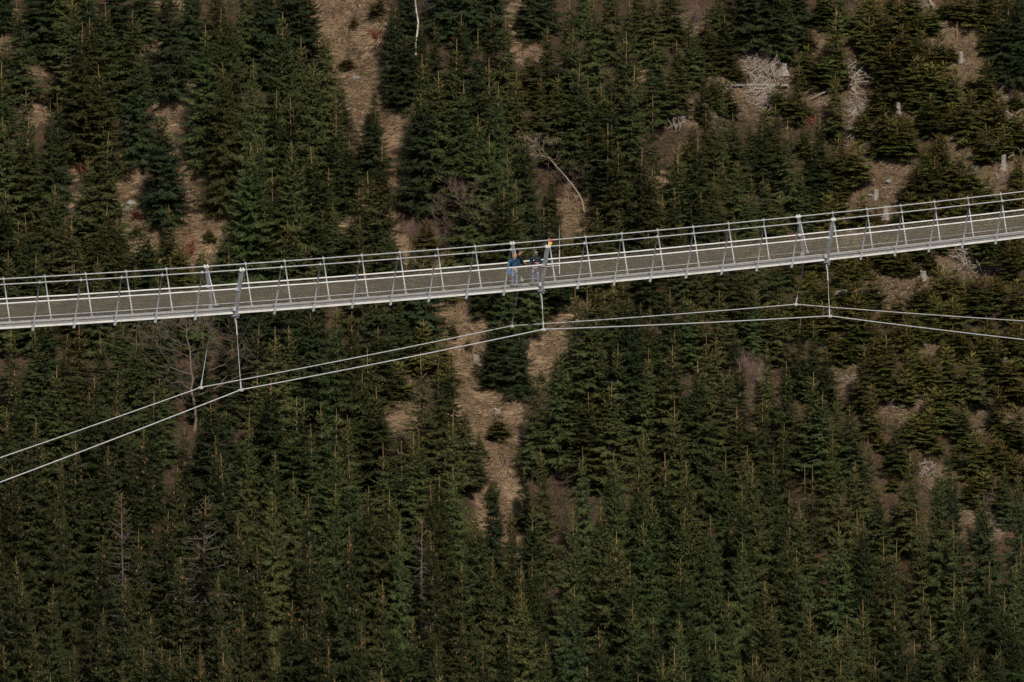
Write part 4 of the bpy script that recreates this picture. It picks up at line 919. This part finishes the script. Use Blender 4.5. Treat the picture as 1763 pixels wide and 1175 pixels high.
def hand(wr, d, side_v, curl):
    """five bent fingers, wr wrist, d direction of the hand, side_v towards the thumb, curl vector"""
    wr = Vector(wr); d = Vector(d).normalized(); sv = Vector(side_v).normalized(); cv = Vector(curl).normalized()
    palm = wr + d * .055; ch = [([wr, palm], [.026, .030])]
    for j, (off, ln) in enumerate(((.028, .068), (.010, .078), (-.009, .072), (-.027, .056))):
        b0 = palm + sv * off + d * .025; p1 = b0 + d * ln * .45 + cv * .008; p2 = p1 + (d * .6 + cv * .8).normalized() * ln * .32; p3 = p2 + (d * .1 + cv).normalized() * ln * .25
        ch.append(([palm, b0, p1, p2, p3], [.030, .012, .0095, .009, .008]))
    t0 = wr + d * .03 + sv * .03; t1 = t0 + (sv * .8 + d * .5).normalized() * .035; t2 = t1 + (d + cv * .5).normalized() * .028
    ch.append(([palm, t0, t1, t2], [.030, .014, .011, .009])); return ch
def head_chain(nk, hc, fwd):
    """neck base nk, head centre hc, facing fwd"""
    nk, hc, f = Vector(nk), Vector(hc), Vector(fwd).normalized(); u = (hc - nk).normalized()
    ch = [([nk, nk + (hc - nk) * .45, hc - u * .02, hc + u * .055, hc + u * .10], [.055, .052, .072, .082, .055])]
    ch.append(([hc - u * .02, hc - u * .065 + f * .055], [.072, .042]))                              # jaw
    ch.append(([hc - u * .02, hc - u * .01 + f * .085, hc - u * .025 + f * .105], [.072, .016, .011]))   # nose
    s = f.cross(u).normalized()
    for q in (-1, 1): ch.append(([hc - u * .02, hc - u * .01 + s * q * .080], [.072, .020]))           # ears
    return ch
def face(parent, hc, fwd, u=(0, 0, 1)):
    f = Vector(fwd).normalized(); u = Vector(u).normalized(); s = f.cross(u).normalized(); hc = Vector(hc)
    for q in (-1, 1):
        b = MB(); c = hc + s * q * .032 + u * .018 + f * .079; b.tube([c - s * .011, c, c + s * .011], [.003, .0075, .003], 6); b.build('eye', M['dark_wire'], parent)
    b = MB(); c = hc - u * .055 + f * .088; b.tube([c - s * .022, c, c + s * .022], [.003, .006, .003], 6); b.build('mouth', M['red'], parent)
def cap(parent, hc, fwd, u, material, brim_mat=None, r_=.098):
    f = Vector(fwd).normalized(); u = Vector(u).normalized(); s = f.cross(u).normalized(); hc = Vector(hc) + u * .035
    b = MB(); n = 14; vv = []; ff = []
    for a in range(6):
        ph = a / 5 * math.pi / 2
        for k in range(n):
            t = 6.283 * k / n; vv.append(hc + (f * math.cos(t) * 1.12 + s * math.sin(t)) * r_ * max(math.cos(ph), .02) + u * (r_ * 1.0 * math.sin(ph)))
    for a in range(5):
        for k in range(n): ff.append((a * n + k, a * n + (k + 1) % n, (a + 1) * n + (k + 1) % n, (a + 1) * n + k))
    b.add(vv, ff); o = b.build('cap', material, parent, smooth=True)
    b = MB(); vv = []; nn = 9
    for z in (0, -.008):
        for k in range(nn):
            t = -1.15 + 2.3 * k / (nn - 1); vv.append(hc + (f * math.cos(t) * 1.08 + s * math.sin(t)) * r_ + u * z)
        for k in range(nn):
            t = -1.15 + 2.3 * k / (nn - 1); vv.append(hc + f * (r_ * math.cos(t) + .075 * math.cos(t * .9)) + s * math.sin(t) * r_ * .95 + u * (z - .018))
    ff = [(k, k + 1, nn + k + 1, nn + k) for k in range(nn - 1)] + [(2 * nn + k, 3 * nn + k, 3 * nn + k + 1, 2 * nn + k + 1) for k in range(nn - 1)] + [(nn + k, nn + k + 1, 3 * nn + k + 1, 3 * nn + k) for k in range(nn - 1)]
    b.add(vv, ff); b.build('brim', brim_mat or material, o); return o
def shoe(parent, ank, fwd, material):
    a = Vector(ank); f = Vector(fwd).normalized(); b = MB()
    b.tube([a + Vector((0, 0, -.03)) - f * .05, a + Vector((0, 0, -.045)), a + Vector((0, 0, -.055)) + f * .10, a + Vector((0, 0, -.065)) + f * .17], [.045, .052, .046, .028], 8); b.build('shoe', material, parent, smooth=True)
def person(loc, rz, label, J, cols, leg_r=(.085, .066, .050), arms=True):
    root = empty('person', loc, rz); root.scale = (1.06, 1.06, 1.06); tag(root, label, 'person')
    hips = Vector(J['hips']); chest = Vector(J['chest']); neck = Vector(J['neck']); head = Vector(J['head'])
    belly = hips.lerp(chest, .5); shs = [Vector(J['shL']), Vector(J['shR'])]; els = [Vector(J['elL']), Vector(J['elR'])]; wrs = [Vector(J['wrL']), Vector(J['wrR'])]
    hp = [hips + Vector((-.09, 0, -.03)), hips + Vector((.09, 0, -.03))]; kn = [Vector(J['knL']), Vector(J['knR'])]; an = [Vector(J['anL']), Vector(J['anR'])]
    ch = [([hips, belly, chest, neck], [(.13, .10), (.12, .09), (.14, .10), .055])]
    for i_ in (0, 1):
        ch.append(([chest, shs[i_], els[i_], wrs[i_]], [(.14, .10), .052, .038, .026]))
        ch.append(([hips, hp[i_], kn[i_], an[i_], an[i_] + Vector((0, .08, -.05))], [(.13, .10), .078, .056, .040, .03]))
        dd = (wrs[i_] - els[i_]).normalized(); sv = Vector(J.get('thumb', (0, 0, 1))); ch += hand(wrs[i_], dd, sv, J.get('curl', (0, .2, -1)))
    ch += head_chain(neck, head, J['face'])
    body = skinned('body', ch, cols['skin'], root, 2)
    face(body, head, J['face'], (head - neck))
    jr = cols.get('jr', 1.0)
    jc = [([hips + Vector((0, 0, .02)), belly, chest, neck - Vector((0, 0, .03))], [(.175 * jr, .135 * jr), (.165 * jr, .13 * jr), (.185 * jr, .135 * jr), (.085, .075)])]
    for i_ in (0, 1): jc.append(([chest, shs[i_], els[i_], wrs[i_] - (wrs[i_] - els[i_]).normalized() * .03], [(.185 * jr, .135 * jr), .080, .062, .045]))
    skinned('jacket', jc, cols['jacket'], root, 2)
    tc_ = [([hips + Vector((0, 0, .04)), hips - Vector((0, 0, .02))], [(.155, .12), (.15, .118)])]
    for i_ in (0, 1): tc_.append(([hips - Vector((0, 0, .02)), hp[i_], kn[i_], an[i_] + Vector((0, 0, .0))], [(.15, .118), leg_r[0] + .012, leg_r[1] + .012, leg_r[2] + .014]))
    skinned('trousers', tc_, cols['trousers'], root, 2)
    for i_ in (0, 1): shoe(root, an[i_], J.get('toe', (0, 1, 0)), cols['shoes'])
    return root, body
DK = .334                        # deck surface
def facing(v): return math.atan2(v.y, v.x) - math.pi / 2
denim = cloth('pale denim', (.25, .30, .39), .85, n=(12, (.17, .21, .29), .4, .6)); navy = cloth('navy jacket', (.015, .025, .050)); blackc = cloth('black jacket', (.012, .012, .014))
blue = cloth('dark blue quilted jacket', (.020, .060, .12), .6, n=(14, (.012, .035, .07), .4, .6)); capg = cloth('grey cap', (.16, .16, .18)); shoe_d = cloth('dark shoes', (.03, .02, .016))
skin2 = cloth('tanned skin', (.40, .20, .14), .5)
# man in the grey cap leaning his forearms on the near handrail
lift_ = .06
pm = S(7.93, -.55, DK)
J = dict(hips=(0, -.10, .95), chest=(0, .06, 1.28), neck=(0, .16, 1.47), head=(-.01, .25, 1.63), shL=(-.20, .10, 1.41), shR=(.20, .10, 1.41), elL=(-.27, .22, 1.16), elR=(.27, .24, 1.17),
         wrL=(-.12, .43, 1.17), wrR=(.03, .46, 1.18), knL=(-.13, .0, .50), knR=(.12, .03, .50), anL=(-.15, -.05, .09), anR=(.14, .0, .09), face=(-.1, .8, -.55), curl=(0, .5, -1), thumb=(0, -.2, 1))
# the far-side foot rests flat on the deck, the jacket chest carries a small white emblem
pr_, bd_ = person(pm, facing(Vector((.12, -1, 0))), 'man in grey cap and navy jacket leaning on the near handrail beside the heavy post', J, dict(skin=skin2, jacket=navy, trousers=denim, shoes=shoe_d))
cap(pr_, J['head'], (-.1, .95, -.35), (0, .35, .95), capg)
b = MB(); b.box((.10, .215, 1.30), (.016, 0, .0), (0, .012, .0), (0, -.005, .016)); b.build('emblem', M['white_rail'], pr_)
# woman seen from behind, quilted jacket, jeans, blue bag
pw = S(7.41, -.45, DK); fw = (AX * .95 + LT * .35).normalized()
J = dict(hips=(0, 0, .92), chest=(0, .02, 1.26), neck=(0, .04, 1.43), head=(.01, .09, 1.57), shL=(-.19, .02, 1.37), shR=(.19, .02, 1.37), elL=(-.25, .05, 1.08), elR=(.24, .06, 1.08),
         wrL=(-.18, .26, .98), wrR=(.16, .28, .98), knL=(-.10, .03, .49), knR=(.10, .03, .49), anL=(-.11, -.02, .09), anR=(.11, .0, .09), face=(.1, 1, -.15), curl=(0, .3, -1), thumb=(.2, 0, 1))
pr_, bd_ = person(pw, facing(fw), 'woman with reddish blonde hair, dark blue jacket and pale jeans, leftmost of the three people', J, dict(skin=skin, jacket=blue, trousers=denim, shoes=shoe_d, jr=1.05), (.095, .070, .052))
hair = cloth('reddish blonde hair', (.30, .16, .08), .6, n=(20, (.42, .27, .14), .4, .6))
skinned('hair', [([(0.01, .03, 1.60), (.01, .05, 1.65)], [(.088, .09), (.085, .09)]), ([(0.01, .03, 1.60), (.0, -.02, 1.50), (0, -.03, 1.44)], [(.088, .09), .065, .035])], hair, pr_, 2)
b = MB(); b.box((-.235, -.04, .80), (.035, 0, 0), (0, .085, 0), (0, .0, .13)); b.tube([(-.235, -.10, .92), (-.22, -.12, 1.15), (-.15, -.09, 1.38)], .012, 5); bo_ = b.build('shoulder_bag', cloth('bright blue bag', (.03, .22, .62), .5), pr_)
skinned('jumper_hem', [([(0, 0, .93), (0, 0, .87)], [(.178, .14), (.172, .135)])], cloth('grey jumper', (.17, .175, .18)), pr_, 2)
# man in black behind her
pb = S(7.77, .2, DK); fb = (AX * .9 - LT * .35).normalized()
J = dict(hips=(0, 0, .97), chest=(0, .03, 1.32), neck=(0, .06, 1.50), head=(0, .12, 1.65), shL=(-.20, .03, 1.44), shR=(.20, .03, 1.44), elL=(-.24, .12, 1.15), elR=(.25, .10, 1.14),
         wrL=(-.16, .34, 1.10), wrR=(.20, .30, .98), knL=(-.11, .05, .52), knR=(.11, .02, .52), anL=(-.12, .0, .09), anR=(.12, -.03, .09), face=(.05, 1, -.25), curl=(0, .3, -1), thumb=(.2, 0, 1))
pr_, bd_ = person(pb, facing(fb), 'man in black jacket and dark cap standing half hidden behind the woman', J, dict(skin=skin2, jacket=blackc, trousers=cloth('brown trousers', (.07, .055, .04)), shoes=shoe_d))
cap(pr_, J['head'], (.05, 1, -.1), (0, .1, 1), cloth('dark cap', (.03, .028, .026)), cloth('pale brim', (.45, .38, .22)))
